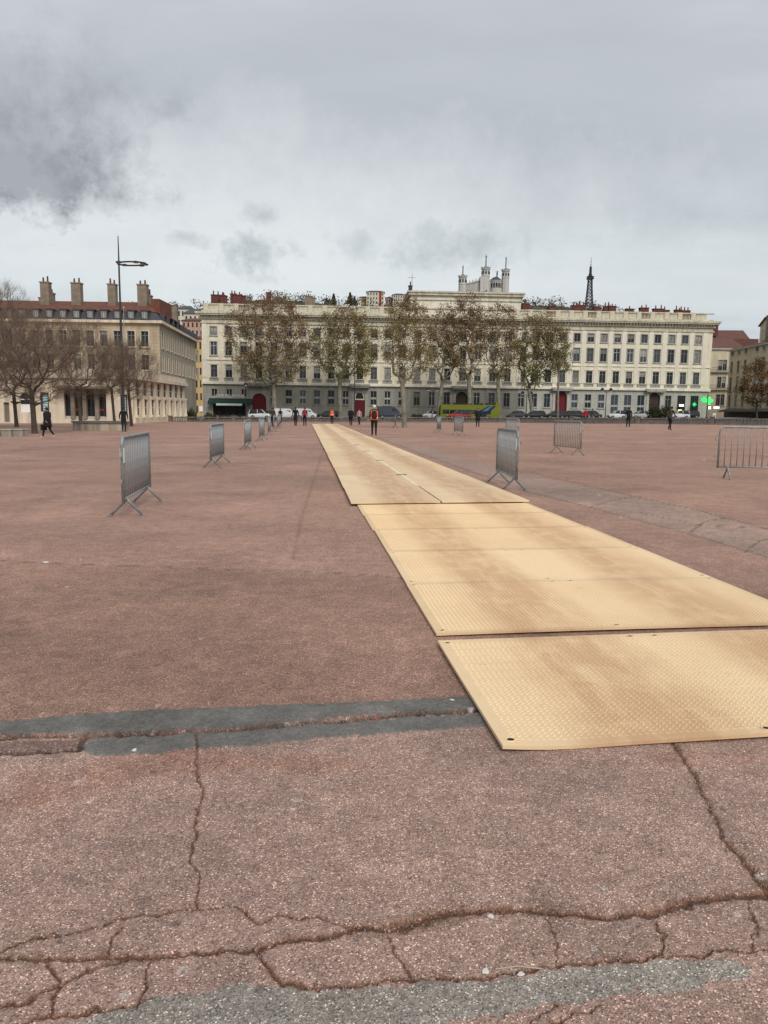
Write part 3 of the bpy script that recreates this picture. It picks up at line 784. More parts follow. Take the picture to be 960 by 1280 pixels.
    mb = MB(); mb.box(0, L, -.12, .36, 20.78, 21.0); mb.build('parapet_rail', M_ATTIC, root)
    pier = MB(); pier.box(-.45, .45, -.13, .37, 19.752, 21.05); pier = pier.mesh('parapet_pier', M_ATTIC)
    pan = MB(); pan.box(-1.25, 1.25, .05, .25, 19.752, 20.78); pan = pan.mesh('parapet_panel', M_ATTIC)
    bal = MB()
    for k in range(9): bal.lathe([(.05, 0), (.1, .3), (.05, .7), (.07, 1.03)], 6, (-1.1 + k * .275, .12, 19.751))
    bal = bal.mesh('parapet_balusters', M_ATTIC)
    for i, u in enumerate(U):
        if uC0 - .5 < u < uC1 + .5: continue
        link('parapet_pier', pier, root, (u - 1.35, 0, 0))
        o = link('parapet_panel', pan, root, (u + .05, 0, 0)) if i % 7 not in (2, 5) else tag(link('parapet_balusters', bal, root, (u + .05, 0, 0)), kind='stuff')
    # raised attic block over the centre
    mb = MB(); mb.box(uC0, uC1, .1, 10, 19.4, 23.6, 0); mb.build('attic_block', M_PALE2, root)
    mb = MB(); mb.box(uC0 - .5, uC1 + .5, -.4, 10.4, 23.3, 23.75); mb.box(uC0 - .7, uC1 + .7, -.6, 10.6, 23.75, 24.05); mb.box(uC0 - .2, uC1 + .2, -.1, 10.1, 22.4, 22.6)
    mb.build('attic_cornice', M_ATTIC, root)
    mb = MB(); mb.prism([(.35, 19.4), (15.8, 19.4), (8, 21.6)], 0, uC0 - .3, plane='yz'); mb.prism([(.35, 19.4), (15.8, 19.4), (8, 21.6)], uC1 + .3, L, plane='yz')
    mb.build('roof', M_TILED, root)
    # windows
    for i, u in enumerate(U):
        right = i >= 22
        fr = M_FRAMEB if right and i < 28 else (M_FRAME if i % 3 else M_FRAMEW)
        window(root, u, zPN[0], 1.24, zPN[1] - zPN[0], 'tall', M_FRAME, None, M_PALE2, rng)
        window(root, u, z2[0], 1.24, z2[1] - z2[0], 'cross', M_FRAME if rng.random() < .7 else M_FRAMEW, M_SHUT if rng.random() < .28 and not right else None, M_TRIM, rng)
        window(root, u, zA[0], 1.24, zA[1] - zA[0], 'small', M_FRAME, None, M_TRIM, rng)
        if i in doors or i < 3: pass
        elif i in (28, 29, 30): window(root, u, 1.3, 1.44, 3.85, 'stack', M_FRAMEB, M_GLASS3 if i != 30 else M_GLASS, M_CLEANSTONE, rng, surround=0)
        elif i in (33, 34): window(root, u, .75, 1.6, 4.45, 'tall', M_DARKMETAL, M_GLASS, M_CLEANSTONE, rng, surround=0, sill=False)
        else: window(root, u, zG[0], 1.2, zG[1] - zG[0], 'stack' if i < 14 or i in (25, 26, 27) else 'cross', fr, M_GLASS if rng.random() < .7 else M_GLASS3, M_GREYSTONE if not right else M_CLEANSTONE, rng, surround=.1)
        if i < 3: window(root, u, 3.75, 1.1, 1.4, 'small', M_FRAMEW, M_GLASS, M_GREYSTONE, rng, surround=.08)
    for i, (w, h, m, ar) in doors.items():
        u = U[i]; g0 = gz(P0[0] + u) + .12
        if ar: arched_door(root, u, g0, w, h - .12, m)
        else:
            mb = MB(); mb.box(-w / 2, w / 2, .3, .38, 0, 3.4); mb.box(-.03, .03, .27, .3, 0, 3.4); mb.box(-w / 2, w / 2, .24, .3, 3.4, 3.6, 1)
            for s in (-1, 1):
                for a, b in ((.3, 1.3), (1.5, 3.1)): mb.box(s * w * .25 - .36, s * w * .25 + .36, .27, .3, a, b)
            d = mb.build('door', [M_REDDOOR, M_PALE2], root, (u, 0, g0))
            f2 = MB(); f2.prism(arch_poly(w * .7, 1.1), .29, .33); f2.build('fanlight', M_GLASS, d, (0, 0, 3.6))
            f3 = MB(); f3.box(-w / 2, w / 2, .33, .37, 3.6, 4.8); f3.build('door_panel', M_PALE2, d)
        mb = MB(); mb.box(-w / 2 - .5, -w / 2, -.14, .0, 0, h - .4); mb.box(w / 2, w / 2 + .5, -.14, .0, 0, h - .4)
        mb.box(-w / 2 - .9, w / 2 + .9, -1.0, -.43, 6.0 - g0, 6.4 - g0); mb.box(-w / 2 - .7, w / 2 + .7, -.9, -.43, 5.75 - g0, 6.0 - g0)
        mb.build('portal', M_GREYSTONE if i < 20 else M_CLEANSTONE, root, (u, 0, g0))
    # cafe front
    c0, c1 = cafe
    mb = MB(); mb.box(c0 + .3, c1 - .3, .35, .42, .1, 2.9); mb.build('shop_window', M_GLASS, root)
    mb = MB(); k = c0 + .3
    while k < c1 - .3: mb.box(k, k + .09, .26, .35, .1, 2.9); k += 1.25
    mb.build('shop_frame', M_DARKMETAL, root)
    green = mat('green_awning', (0.010, 0.045, 0.032), 0.75, 0.15); white = mat('white_awning', (0.6, 0.6, 0.57), 0.8, 0.05)
    aw = MB(); aw.prism([(-.05, 3.35), (-1.7, 2.65), (-1.7, 2.3), (-1.66, 2.3), (-.05, 3.0)], c0 - .4, c1 + 1.0, plane='yz'); aw = aw.build('awning', green, root)
    vb = MB(); vb.box(c0 + 1.2, c1 - .9, -1.78, -1.715, 2.0, 2.42); vb.build('valance', white, aw)
    mb = MB(); mb.box(c0 - .3, c1 + .9, -.3, -.001, 3.36, 3.62); mb.build('sign_board', M_GREYSTONE, root)
    txt('CAFE BELLECOUR', root, ((c0 + c1) / 2 + .1, -.3, 3.62), .75, mat('white_letters', (0.85, 0.85, 0.82), 0.6, 0.03), width=c1 - c0 - 1.6)
    # chimneys: px, py top, width m
    for px, py, w, m, pots in ((272, 368, 2.4, M_BRICK, 3), (280, 370, 1.2, M_BRICK, 1), (292, 367.5, 1.0, M_BRICK, 2), (297, 369, 1.6, M_BRICK, 2), (302, 370, 1.3, M_BRICK, 1), (335.5, 365, .8, M_BRICK, 0),
                               (347, 371, 1.2, M_CHIMSTONE, 1), (386, 370.5, 1.3, M_CHIMSTONE, 1), (391, 373, .9, M_CHIMSTONE, 0), (658, 379, 1.4, M_BRICK, 1), (689.5, 382, 1.0, M_BRICK, 2), (720, 382, 1.6, M_BRICK, 3), (728, 381, 1.4, M_BRICK, 2),
                               (745, 384, 1.3, M_BRICK, 2), (758, 383, 1.2, M_BRICK, 2), (764, 383, 1.3, M_BRICK, 1), (785.5, 386.5, 1.4, M_BRICK, 1), (805.5, 384.5, 1.6, M_BRICK, 2), (823, 386, 2.0, M_BRICK, 2), (831, 387.5, 1.6, M_BRICK, 1),
                               (848, 387, 1.2, M_BRICK, 2), (856, 388, 1.9, M_BRICK, 3)):
        # they stand about 5 m behind the facade
        P1 = (P0[0] - math.sin(MB_ANG) * 5, P0[1] + math.cos(MB_ANG) * 5)
        u, z = fu(px, py, P1, MB_ANG)
        chimney(root, u, 5 + rng.uniform(-.6, .6), 20.2, w * 1.1, .9, max(.6, z - 20.2 - .15), m, pots, rng)
    u, z = fu(514, 358, P0, MB_ANG); chimney(root, u, 2, 24.05, .7, .7, 1.1, M_DARKMETAL, 1, rng)
    mb = MB(); mb.poly_tube([(u + .3, 2, 24), (u + .3, 2, 27.6)], .04, 5); mb.poly_tube([(u - .5, 2, 26.8), (u + 1.0, 2, 26.8)], .03, 5); mb.build('aerial', M_DARKMETAL, root)
    return root


def txt(s, parent, loc, size, m, width=None, rx=math.pi / 2, depth=.03):
    c = bpy.data.curves.new('lettering', 'FONT'); c.body = s; c.size = size; c.align_x = 'CENTER'; c.extrude = depth; c.resolution_u = 2
    tmp = bpy.data.objects.new('lettering', c); COL.objects.link(tmp)
    dg = bpy.context.evaluated_depsgraph_get(); me = bpy.data.meshes.new_from_object(tmp.evaluated_get(dg)); bpy.data.objects.remove(tmp)
    xs = [v.co.x for v in me.vertices]
    if width:
        k = width / (max(xs) - min(xs))
        for v in me.vertices: v.co.x *= k
    me.materials.clear(); me.materials.append(m)
    o = link('lettering', me, parent, loc); o.rotation_euler = (rx, 0, 0); return o


main_building()


# ------------------------------------------------------------------ the theatre block on the left
LB_Y, LB_YG = 104.0, 90.0


def left_building():
    rng = random.Random(5)
    xc = AT(200, 450, LB_Y).x; x0 = -78.0
    root = thing('corner_block', 'buff stone corner block with slate mansard, dormers and red tiled roof behind bare trees', 'building', (x0, LB_Y, 0), 0)
    L = xc - x0
    F = lambda px, py: fu(px, py, (x0, LB_Y), 0)
    zc = F(100, 403)[1]; zred = F(100, 388)[1]; ztop = fu(120, 377, (x0, LB_Y + 5.5), 0)[1]
    cols = [181 - 17 * k for k in range(0, 15)]
    z1 = (F(150, 433)[1], F(150, 413.5)[1]); zb = (F(150, 462)[1], F(150, 443)[1])
    ops = []
    for c in cols:
        u = F(c, 425)[0]
        ops += [(u - .5, u + .5, *z1), (u - .5, u + .5, *zb)]
    mb = MB(); wall(mb, L, -2, zc, ops, .3); mb.add([(0, 0, -2), (0, 33, -2), (0, 33, zc), (0, 0, zc)], [(0, 1, 2, 3)]); mb.build('wall', M_BUFF, root, fix=False)
    for a, b, c, d in ops: window(root, (a + b) / 2, c, 1.0, d - c, 'cross', M_FRAME, M_GLASS3 if rng.random() < .5 else M_GLASS, M_BUFFPALE, rng, surround=.12)
    # side wall running back from the corner
    S1 = AT(245, 470, 133.0); ang = math.atan2(S1.y - LB_Y, S1.x - xc); LS = math.hypot(S1.y - LB_Y, S1.x - xc)
    side = link('wing', None, root, (L, 0, 0), ang)
    sops = []
    for k in range(11):
        u = 2.0 + k * 2.95
        for z0, zz in (z1, zb): sops.append((u - .55, u + .55, z0, zz))
    mb = MB(); wall(mb, LS, -2, zc, sops, .14)
    link('wall', mb.mesh('wall', stone_mat('grey_buff_stone', (0.44, 0.39, 0.30), .3, (1.3, .45)), fix=False), side)
    for a, b, c, d in sops: window_on(side, (a + b) / 2, c, 1.1, d - c, rng)
    # cornice, mansard with dormers, red roof
    mb = MB(); mb.box(-.1, L + .5, -.5, .2, zc, zc + .35); mb.build('cornice', M_BUFFPALE, root)
    mb = MB(); mb.box(0, LS, -.5, .2, zc, zc + .35); mb.build('cornice', M_BUFFPALE, side)
    mb = MB()
    mb.add([(0, -.1, zc + .35), (L + .1, -.1, zc + .35), (L - .7, .7, zred), (0, .7, zred), (L + .1 + S1.x - xc, LS, zc + .35), (L - .7 + S1.x - xc, LS, zred)],
           [(0, 1, 2, 3), (1, 4, 5, 2)]); mb.build('mansard', M_SLATE, root)
    mb = MB(); xr0 = F(-60, 380)[0]
    mb.add([(xr0, .6, zred), (L - .6, .6, zred), (L - 3.0, 5.5, ztop), (xr0, 5.5, ztop), (L - .6, 11, zred), (xr0, 11, zred)], [(0, 1, 2, 3), (1, 4, 2), (4, 5, 3, 2)])
    mb.box(L - 1.9, L - .75, 3, 9, zred, ztop + .15)
    mb.build('roof', M_TILE, root)
    mb = MB(); mb.add([(L - .7, 11, zred), (L - .7 + S1.x - xc, LS, zred), (L - 8, LS, zred + 1.2), (L - 8, 11, zred + 1.2)], [(0, 1, 2, 3)]); mb.build('roof', M_SLATE, root)
    for c in cols:
        u = F(c, 395)[0]; zd = zc + .45; d = MB(); d.box(-.48, .48, -.12, .9, 0, 1.15); d.box(-.58, .58, -.2, 1.0, 1.15, 1.3)
        dd = d.build('dormer', M_SLATE, root, (u, 0, zd))
        w = MB(); w.box(-.34, .34, -.15, -.121, .18, 1.0, 0); w.box(-.03, .03, -.17, -.15, .18, 1.0, 1); w.build('window', [M_GLASS2, M_FRAMEW], dd)
    for k in range(9):
        d = MB(); d.box(-.4, .4, -.12, .9, 0, 1.1); dd = d.build('dormer', M_SLATE, side, (3 + k * 3.4, 0, zc + .45))
    for c, ytop, wpx in ((57, 354, 11), (96, 355, 12), (140.5, 356.5, 10), (178.5, 357, 12)):
        u, z = fu(c, ytop, (x0, LB_Y + 4), 0); chimney(root, u, 4, zred + .4, wpx * .107, 1.0, z - zred - .4, M_CHIMSTONE, 2, rng)
        u2, _ = fu(c + wpx * .72, ytop + 12, (x0, LB_Y + 5), 0)
        if c in (57, 178.5): chimney(root, u2, 5, zred + .4, .55, .8, z - zred - 1.7, M_CHIMSTONE, 1, rng)
    u, z = fu(216, 381, (x0, LB_Y + 18), 0); chimney(root, u, 18, zred - 1, 1.4, 1.0, z - zred + .8, M_CHIMSTONE, 0, rng)
    u, z = fu(50, 372, (x0, LB_Y + 4), 0); chimney(root, u, 4, zred + .4, .3, .3, z - zred - .5, M_CHIMSTONE, 0, rng)


def window_on(parent, u, z, w, h, rng):
    """smaller window on a wing: it is already a third level, so frame and pane are one mesh"""
    k = ('wing', round(w, 2), round(h, 2))
    if k not in _wc:
        mb = MB(); hw = w / 2
        mb.box(-hw, hw, .12, .14, 0, h, 1)
        for a, b in ((-hw, -hw + .08), (hw - .08, hw), (-.05, .05)): mb.box(a, b, .06, .12, 0, h, 0)
        mb.box(-hw + .08, hw - .08, .07, .119, h * .68, h * .68 + .07, 0); mb.box(-hw - .15, hw + .15, -.12, .02, -.14, 0, 2)
        mb.box(-hw - .14, -hw, -.05, .02, 0, h, 2); mb.box(hw, hw + .14, -.05, .02, 0, h, 2)
        _wc[k] = mb.mesh('window', [M_FRAME, mat('dull_dark_glass', (.05, .045, .04), .6, .2), M_BUFFPALE])
    return link('window', _wc[k], parent, (u, 0, z))


left_building()


def arcade_pavilion():
    """single-storey stone pavilion wrapped round the corner block: arches along its side"""
    rng = random.Random(8)
    xc = AT(166, 500, LB_YG).x; x0 = -78.0; L = xc - x0
    F = lambda px, py: fu(px, py, (x0, LB_YG), 0)
    zt = F(150, 470)[1]
    root = thing('arcade_pavilion', 'single storey pale stone pavilion with arched side and dark glazed entrance behind the planter', 'building', (x0, LB_YG, 0), 0)
    g0 = gz(-35)
    ent = (F(80, 500)[0], F(132.5, 500)[0], F(100, 524)[1], F(100, 486)[1])
    post = (F(50.5, 500)[0], F(61, 500)[0], F(55, 514.5)[1], F(55, 490.5)[1])
    arch = (F(24, 500)[0], F(38.5, 500)[0], F(30, 515)[1], F(30, 491)[1], True)
    post2 = (F(150.5, 500)[0], F(159, 500)[0], F(155, 517)[1], F(155, 493)[1])
    dw = (F(4, 500)[0], F(11, 500)[0], g0, F(8, 503)[1])
    mb = MB(); wall(mb, L, -2, zt, [ent, post, arch, dw, post2], .5)
    mb.add([(0, 0, zt), (L, 0, zt), (L, 13.6, zt), (0, 13.6, zt)], [(0, 1, 2, 3)]); mb.build('wall', M_BUFFPALE, root, fix=False)
    mb = MB(); mb.box(-.1, L + .35, -.35, .1, zt - .35, zt + .1); mb.box(-.1, L + .15, -.15, .1, zt + .1, zt + .75); mb.build('cornice', M_BUFFPALE, root)
    # glazed entrance between stone piers
    u0, u1, z0, z1 = ent; w = u1 - u0
    mb = MB(); mb.box(u0, u1, .46, .5, z0, z1); mb.build('glazing', M_GLASS, root)
    for k in range(7):
        d = MB(); x = u0 + w * (k + .0) / 6.5
        d.box(x, x + .14, .3, .46, z0, z1); d.build('mullion', M_DARKMETAL, root)
    for k in (1.35, 3.2, 5.1):
        d = MB(); x = u0 + w * k / 6.5; d.box(x - .22, x + .22, -.15, .3, z0, z1); d.build('pier', M_CHIMSTONE, root)
    mb = MB(); mb.box(u0, u1, .2, .45, z0, z0 + .35); mb.build('sill', M_TRIM, root)
    red = mat('red_notice', (.35, .02, .02), .6, .1)
    for k in (1.9, 5.6):
        d = MB(); x = u0 + w * k / 6.5; d.box(x - .25, x + .25, .42, .455, z0 + 1.0, z0 + 1.22); d.build('notice', red, root)
    mb = MB(); mb.box(u0 - .6, u1 + .6, -1.6, 0, z1 + .02, z1 + .3); mb.build('canopy', M_CHIMSTONE, root)
    # framed posters
    pc = poster_mat()
    for u0, u1, z0, z1 in (post, post2):
        d = MB(); d.box(u0, u1, .3, .36, z0, z1, 0)
        for a, b in ((u0, u0 + .14), (u1 - .14, u1)): d.box(a, b, .05, .3, z0, z1, 1)
        d.box(u0 + .14, u1 - .14, .05, .3, z0, z0 + .12, 1); d.box(u0 + .14, u1 - .14, .05, .3, z1 - .12, z1, 1)
        d.build('poster_case', [pc, M_DARKMETAL], root)
    u0, u1, z0, z1 = arch[:4]
    d = MB(); d.box(u0, u1, .4, .44, z0, z1, 0); d.box(u0, u1, .3, .4, z0, z0 + .9, 1); d.box(u0, u1, .33, .4, (z0 + z1) / 2 + .3, (z0 + z1) / 2 + .4, 1); d.build('arched_window', [M_GLASS, M_WHITE], root)
    u0, u1, z0, z1 = dw; d = MB(); d.box(u0, u1, .3, .35, z0, z1); d.build('door', M_SHUT, root)
    # side wall with its arches
    S1 = AT(231.5, 500, 116.0); ang = math.atan2(S1.y - LB_YG, S1.x - xc); LS = math.hypot(S1.y - LB_YG, S1.x - xc)
    side = link('arcade_side', None, root, (L, 0, 0), ang)
    ops = []; n = 8; st = LS / (n + .35)
    for k in range(n):
        u = (k + .68) * st; ops.append((u - 1.1, u + 1.1, g0 + 3.2, g0 + 5.2, True)); ops.append((u - 1.05, u + 1.05, g0 + 1.0, g0 + 2.9))
    mb = MB(); wall(mb, LS, -2, zt, ops, .3); mb.add([(LS, 0, -2), (LS, 8, -2), (LS, 8, zt), (LS, 0, zt)], [(0, 1, 2, 3)])
    mb.add([(0, 0, zt), (LS, 0, zt), (LS, 5, zt), (0, 9, zt)], [(0, 1, 2, 3)])
    link('wall', mb.mesh('wall', M_BUFFPALE, fix=False), side)
    mb = MB(); mb.box(0, LS + .3, -.4, .1, zt - .35, zt + .1); mb.box(0, LS + .1, -.2, .1, zt + .1, zt + .75); mb.box(-.1, LS, -.12, 0, g0 + 5.35, g0 + 5.55); mb.box(-.1, LS, -.25, 0, -2, g0 + .7)
    mb.build('cornice', M_BUFFPALE, side)
    gm = MB(); gm.box(-1.12, 1.12, .26, .3, 0, 2.0); gm.box(-.06, .06, .2, .26, 0, 2.0, 1); gm.box(-1.12, 1.12, .2, .255, .9, 1.0, 1); gm = gm.mesh('window', [mat('dull_dark_glass', (.05, .045, .04), .6, .2), M_BUFFPALE])
    cm = MB(); cm.lathe([(.30, .7), (.30, .9), (.22, 1.0), (.19, 2.9), (.28, 3.05), (.32, 3.25), (.32, 3.3)], 10); cm = cm.mesh('column', M_BUFFPALE, True)
    for k in range(n):
        u = (k + .68) * st; link('window', gm, side, (u, 0, g0 + 3.2)); link('window', gm, side, (u, 0, g0 + .95))
        link('column', cm, side, (u - st / 2, -.12, g0))
    link('column', cm, side, (n * st + .18 * st, -.12, g0))


def poster_mat():
    m = mat('poster_print', (0.55, 0.60, 0.62), .6, .05)
    nt = m.node_tree; N, L = nt.nodes, nt.links; p = N['Principled BSDF']
    tc = N.new('ShaderNodeTexCoord'); w = N.new('ShaderNodeTexWave'); w.wave_type = 'BANDS'; w.bands_direction = 'Z'
    w.inputs['Scale'].default_value = 1.1; w.inputs['Distortion'].default_value = 2.0; w.inputs['Detail Scale'].default_value = 6; L.new(tc.outputs['Object'], w.inputs[0])
    r = N.new('ShaderNodeValToRGB'); r.color_ramp.elements[0].position = .35; r.color_ramp.elements[0].color = (.10, .30, .36, 1); r.color_ramp.elements[1].position = .6; r.color_ramp.elements[1].color = (.62, .66, .66, 1)
    L.new(w.outputs[0], r.inputs[0]); L.new(r.outputs[0], p.inputs['Base Color']); return m


arcade_pavilion()


# ------------------------------------------------------------------ buildings on the right
def right_buildings():
    rng = random.Random(21)
    ang = math.radians(-4); P0 = AT(886, 480, 178.0)
    root = thing('narrow_house', 'narrow pale house with wrought balconies beside the pharmacy corner', 'building', (P0.x, P0.y, 0), ang)
    F = lambda px, py: fu(px, py, (P0.x, P0.y), ang)
    L = F(911, 480)[0]; zt = F(895, 437)[1]
    ops = []
    for px in (899.5, 905):
        u = F(px, 470)[0]
        for a, b in ((463, 450), (485, 471), (507, 493)): ops.append((u - .42, u + .42, F(px, a)[1], F(px, b)[1]))
    mb = MB(); wall(mb, L, -1, zt, ops, .3); mb.add([(0, 0, -1), (0, 10, -1), (0, 10, zt), (0, 0, zt)], [(0, 1, 2, 3)]); mb.build('wall', M_CREAM, root, fix=False)
    for a, b, c, d in ops: window(root, (a + b) / 2, c, .84, d - c, 'cross', M_FRAME, M_GLASS, M_TRIM, rng, surround=.08)
    for zz in (F(895, 464)[1], F(895, 486)[1]):
        mb = MB(); mb.box(0, L, -.7, 0, zz - .25, zz - .08); mb.build('balcony', M_TRIM, root)
        r = MB(); r.box(0, L, -.7, -.66, zz + .8, zz + .86)
        k = 0
        while k < L: r.box(k, k + .03, -.69, -.67, zz - .08, zz + .8); k += .2
        r.build('railing', M_DARKMETAL, root)
    mb = MB(); mb.box(-.2, L + .2, -.4, .1, zt, zt + .3); mb.build('cornice', M_TRIM, root)
    mb = MB(); mb.add([(-.5, -.4, zt + .3), (L + 3, -.4, zt + .3), (L + 3, 8, zt + 3.2), (-.5, 8, zt + 3.2)], [(0, 1, 2, 3)]); mb.box(-.5, L + 9, 8, 8.4, zt - 1, zt + 3.2)
    mb.add([(-.5, 12, zt + 3.0), (L + 9, 12, zt + 3.0), (L + 9, 18, zt + 6.2), (-.5, 18, zt + 6.2)], [(0, 1, 2, 3)]); mb.build('roof', M_TILED, root)
    chimney(root, L + .8, 14, zt + 4.4, 1.3, .8, 2.4, M_BRICK, 2, rng)
    # larger angled house
    A = AT(909.5, 480, 165.0); B = AT(985, 480, 138.0); an = math.atan2(B.y - A.y, B.x - A.x)
    r2 = thing('corner_house', 'cream house with brown tiled roof and rooftop loft behind the autumn tree', 'building', (A.x, A.y, 0), an)
    F2 = lambda px, py: fu(px, py, (A.x, A.y), an)
    L = F2(985, 480)[0]; zt = F2(915, 439)[1]
    ops = []; zrow = [(F2(913, a)[1], F2(913, b)[1]) for a, b in ((467, 453), (489, 472), (509, 494), (445, 440))]
    for px in (914, 922, 930.5, 944, 953, 962, 972):
        u = F2(px, 470)[0]
        for k, (a, b) in enumerate(zrow): ops.append((u - .5, u + .5, a, b))
    mb = MB(); wall(mb, L, -1, zt, ops, .3); mb.add([(0, 0, -1), (0, 12, -1), (0, 12, zt), (0, 0, zt)], [(0, 1, 2, 3)]); mb.build('wall', M_CREAM, r2, fix=False)
    for k, (a, b, c, d) in enumerate(ops): window(r2, (a + b) / 2, c, 1.0, d - c, 'cross' if k % 4 != 3 else 'small', M_FRAMEW if rng.random() < .4 else M_FRAME, M_SHUT if rng.random() < .3 else M_GLASS, M_TRIM, rng, surround=.1)
    for u in [o[0] for o in ops[1::4]]:
        r = MB(); r.box(u - .2, u + 1.2, -.4, -.36, zrow[1][0] + .75, zrow[1][0] + .8)
        for k in range(8): r.box(u - .2 + k * .195, u - .17 + k * .195, -.39, -.37, zrow[1][0] - .1, zrow[1][0] + .75)
        r.box(u - .25, u + 1.25, -.42, 0, zrow[1][0] - .25, zrow[1][0] - .165); r.build('balcony', M_DARKMETAL, r2)
    mb = MB(); mb.box(-.2, L, -.55, .1, zt, zt + .3); mb.build('cornice', M_TRIM, r2)
    mb = MB(); mb.add([(-.4, -.6, zt + .3), (L, -.6, zt + .3), (L, 7, zt + 2.2), (-.4, 7, zt + 2.2)], [(0, 1, 2, 3)]); mb.build('roof', M_TILED, r2)
    mb = MB(); mb.box(0, L, -.35, -.02, .8, zrow[2][0] - .9); mb.build('shopfront', mat('dark_shopfront', (.03, .028, .026), .5, .3, .6), r2)
    mb = MB(); mb.prism([(-.36, zrow[2][0] - .35), (-2.0, zrow[2][0] - .75), (-2.0, zrow[2][0] - 1.0), (-.36, zrow[2][0] - .5)], 1, L, plane='yz'); mb.build('awning', mat('grey_awning', (.10, .09, .08), .8, .1), r2)
    # loft above the roof
    ua = F2(941, 430)[0]; zl = F2(941, 408)[1]; zh = F2(950, 398)[1]
    mb = MB(); mb.prism([(ua, zt - .2), (L, zt - .2), (L, zh + 1.0), (ua + 2.4, zh), (ua, zl)], 1.2, 7); mb.build('loft_wall', M_CREAM, r2)
    mb = MB(); mb.prism([(ua - .3, zl - .1), (ua + 2.4, zh + .0), (L, zh + 1.0), (L, zh + 1.25), (ua + 2.3, zh + .25), (ua - .3, zl + .12)], .9, 7.2); mb.build('loft_roof', M_TILED, r2)
    chimney(r2, F2(955, 400)[0], .95, zt + .5, 1.1, .5, F2(955, 395)[1] - zt - .5, M_CHIMSTONE, 1, rng)
    for px in (946.5, 960): window(r2, F2(px, 420)[0], F2(945, 425)[1], .9, F2(945, 413)[1] - F2(945, 425)[1], 'small', M_FRAME, M_GLASS, M_TRIM, rng, y=1.2, surround=.08)


right_buildings()


# ------------------------------------------------------------------ road, pavement and balustrade at the far end of the square
def sheet(name, pts, dz, m, thick=0.0):
    mb = MB(); n = len(pts)
    vs = [(x, y, gz(x) + dz) for x, y in pts]; fs = [tuple(range(n))]
    if thick:
        vs += [(x, y, gz(x) + dz - thick) for x, y in pts]; fs += [(i, (i + 1) % n, (i + 1) % n + n, i + n) for i in range(n)]
    mb.add(vs, fs); o = mb.build(name, m); tag(o, kind='structure'); return o


BAL = [G(213, 527.2), G(640, 528.4), G(890, 530.8), G(1010, 532.2)]


def far_edge():
    a = MB_ANG; nx, ny = math.sin(a), -math.cos(a)
    fl = (MB_L.x - 60 * math.cos(a), MB_L.y - 60 * math.sin(a)); fr = (MB_R.x + 50 * math.cos(a), MB_R.y + 50 * math.sin(a))
    off = lambda p, d: (p[0] + nx * d, p[1] + ny * d)
    sheet('road', [off(fl, 4.2), off(fr, 4.2), (95, 96), (BAL[2].x, BAL[2].y + 5), (BAL[1].x, BAL[1].y + 5), (BAL[0].x, BAL[0].y + 5), (-36, 128), (-80, 135)], .004, M_ASPHALT)
    sheet('pavement', [off(fl, -3), off(fr, -3), off(fr, 4.2), off(fl, 4.2)], .13, M_KERB, .15)
    # balustrade sections
    k = 0; segs = []
    for i in range(len(BAL) - 1):
        p, q = BAL[i], BAL[i + 1]; n = max(1, round((q - p).length / 9.0))
        for j in range(n): segs.append((p.lerp(q, j / n), p.lerp(q, (j + 1) / n)))
    where = ['with its end pier by the cafe corner', 'across from the green cafe awning']
    for i, (p, q) in enumerate(segs):
        L = (Vector((q.x, q.y, 0)) - Vector((p.x, p.y, 0))).length
        ang = math.atan2(q.y - p.y, q.x - p.x)
        r = thing('stone_balustrade', 'length of low weathered stone balustrade between the square and the road', 'balustrade', (p.x, p.y, p.z), ang, 'low balustrade along the square')
        tl = (q.z - p.z) / L
        def zb(mb): mb.v = [(x, y, z + tl * x) for x, y, z in mb.v]; return mb
        b = MB(); b.box(.22, L - .22, -.17, .17, -.1, .16); zb(b).build('plinth', M_BALU, r)
        b = MB(); b.box(.22, L - .22, -.16, .16, .54, .66); zb(b).build('rail', M_BALU, r)
        b = MB()
        x = .36
        while x < L - .3: b.lathe([(.06, .16), (.1, .28), (.05, .45), (.07, .54)], 6, (x, 0, 0)); x += .34
        tag(zb(b).build('baluster_row', M_BALU, r), kind='stuff')
        b = MB(); b.box(-.2, .2, -.2, .2, -.1, .74); b.box(-.24, .24, -.24, .24, .74, .82); b.build('pier', M_BALU, r)
        if i == len(segs) - 1: b.build('pier', M_BALU, r, (L, 0, q.z - p.z))


far_edge()


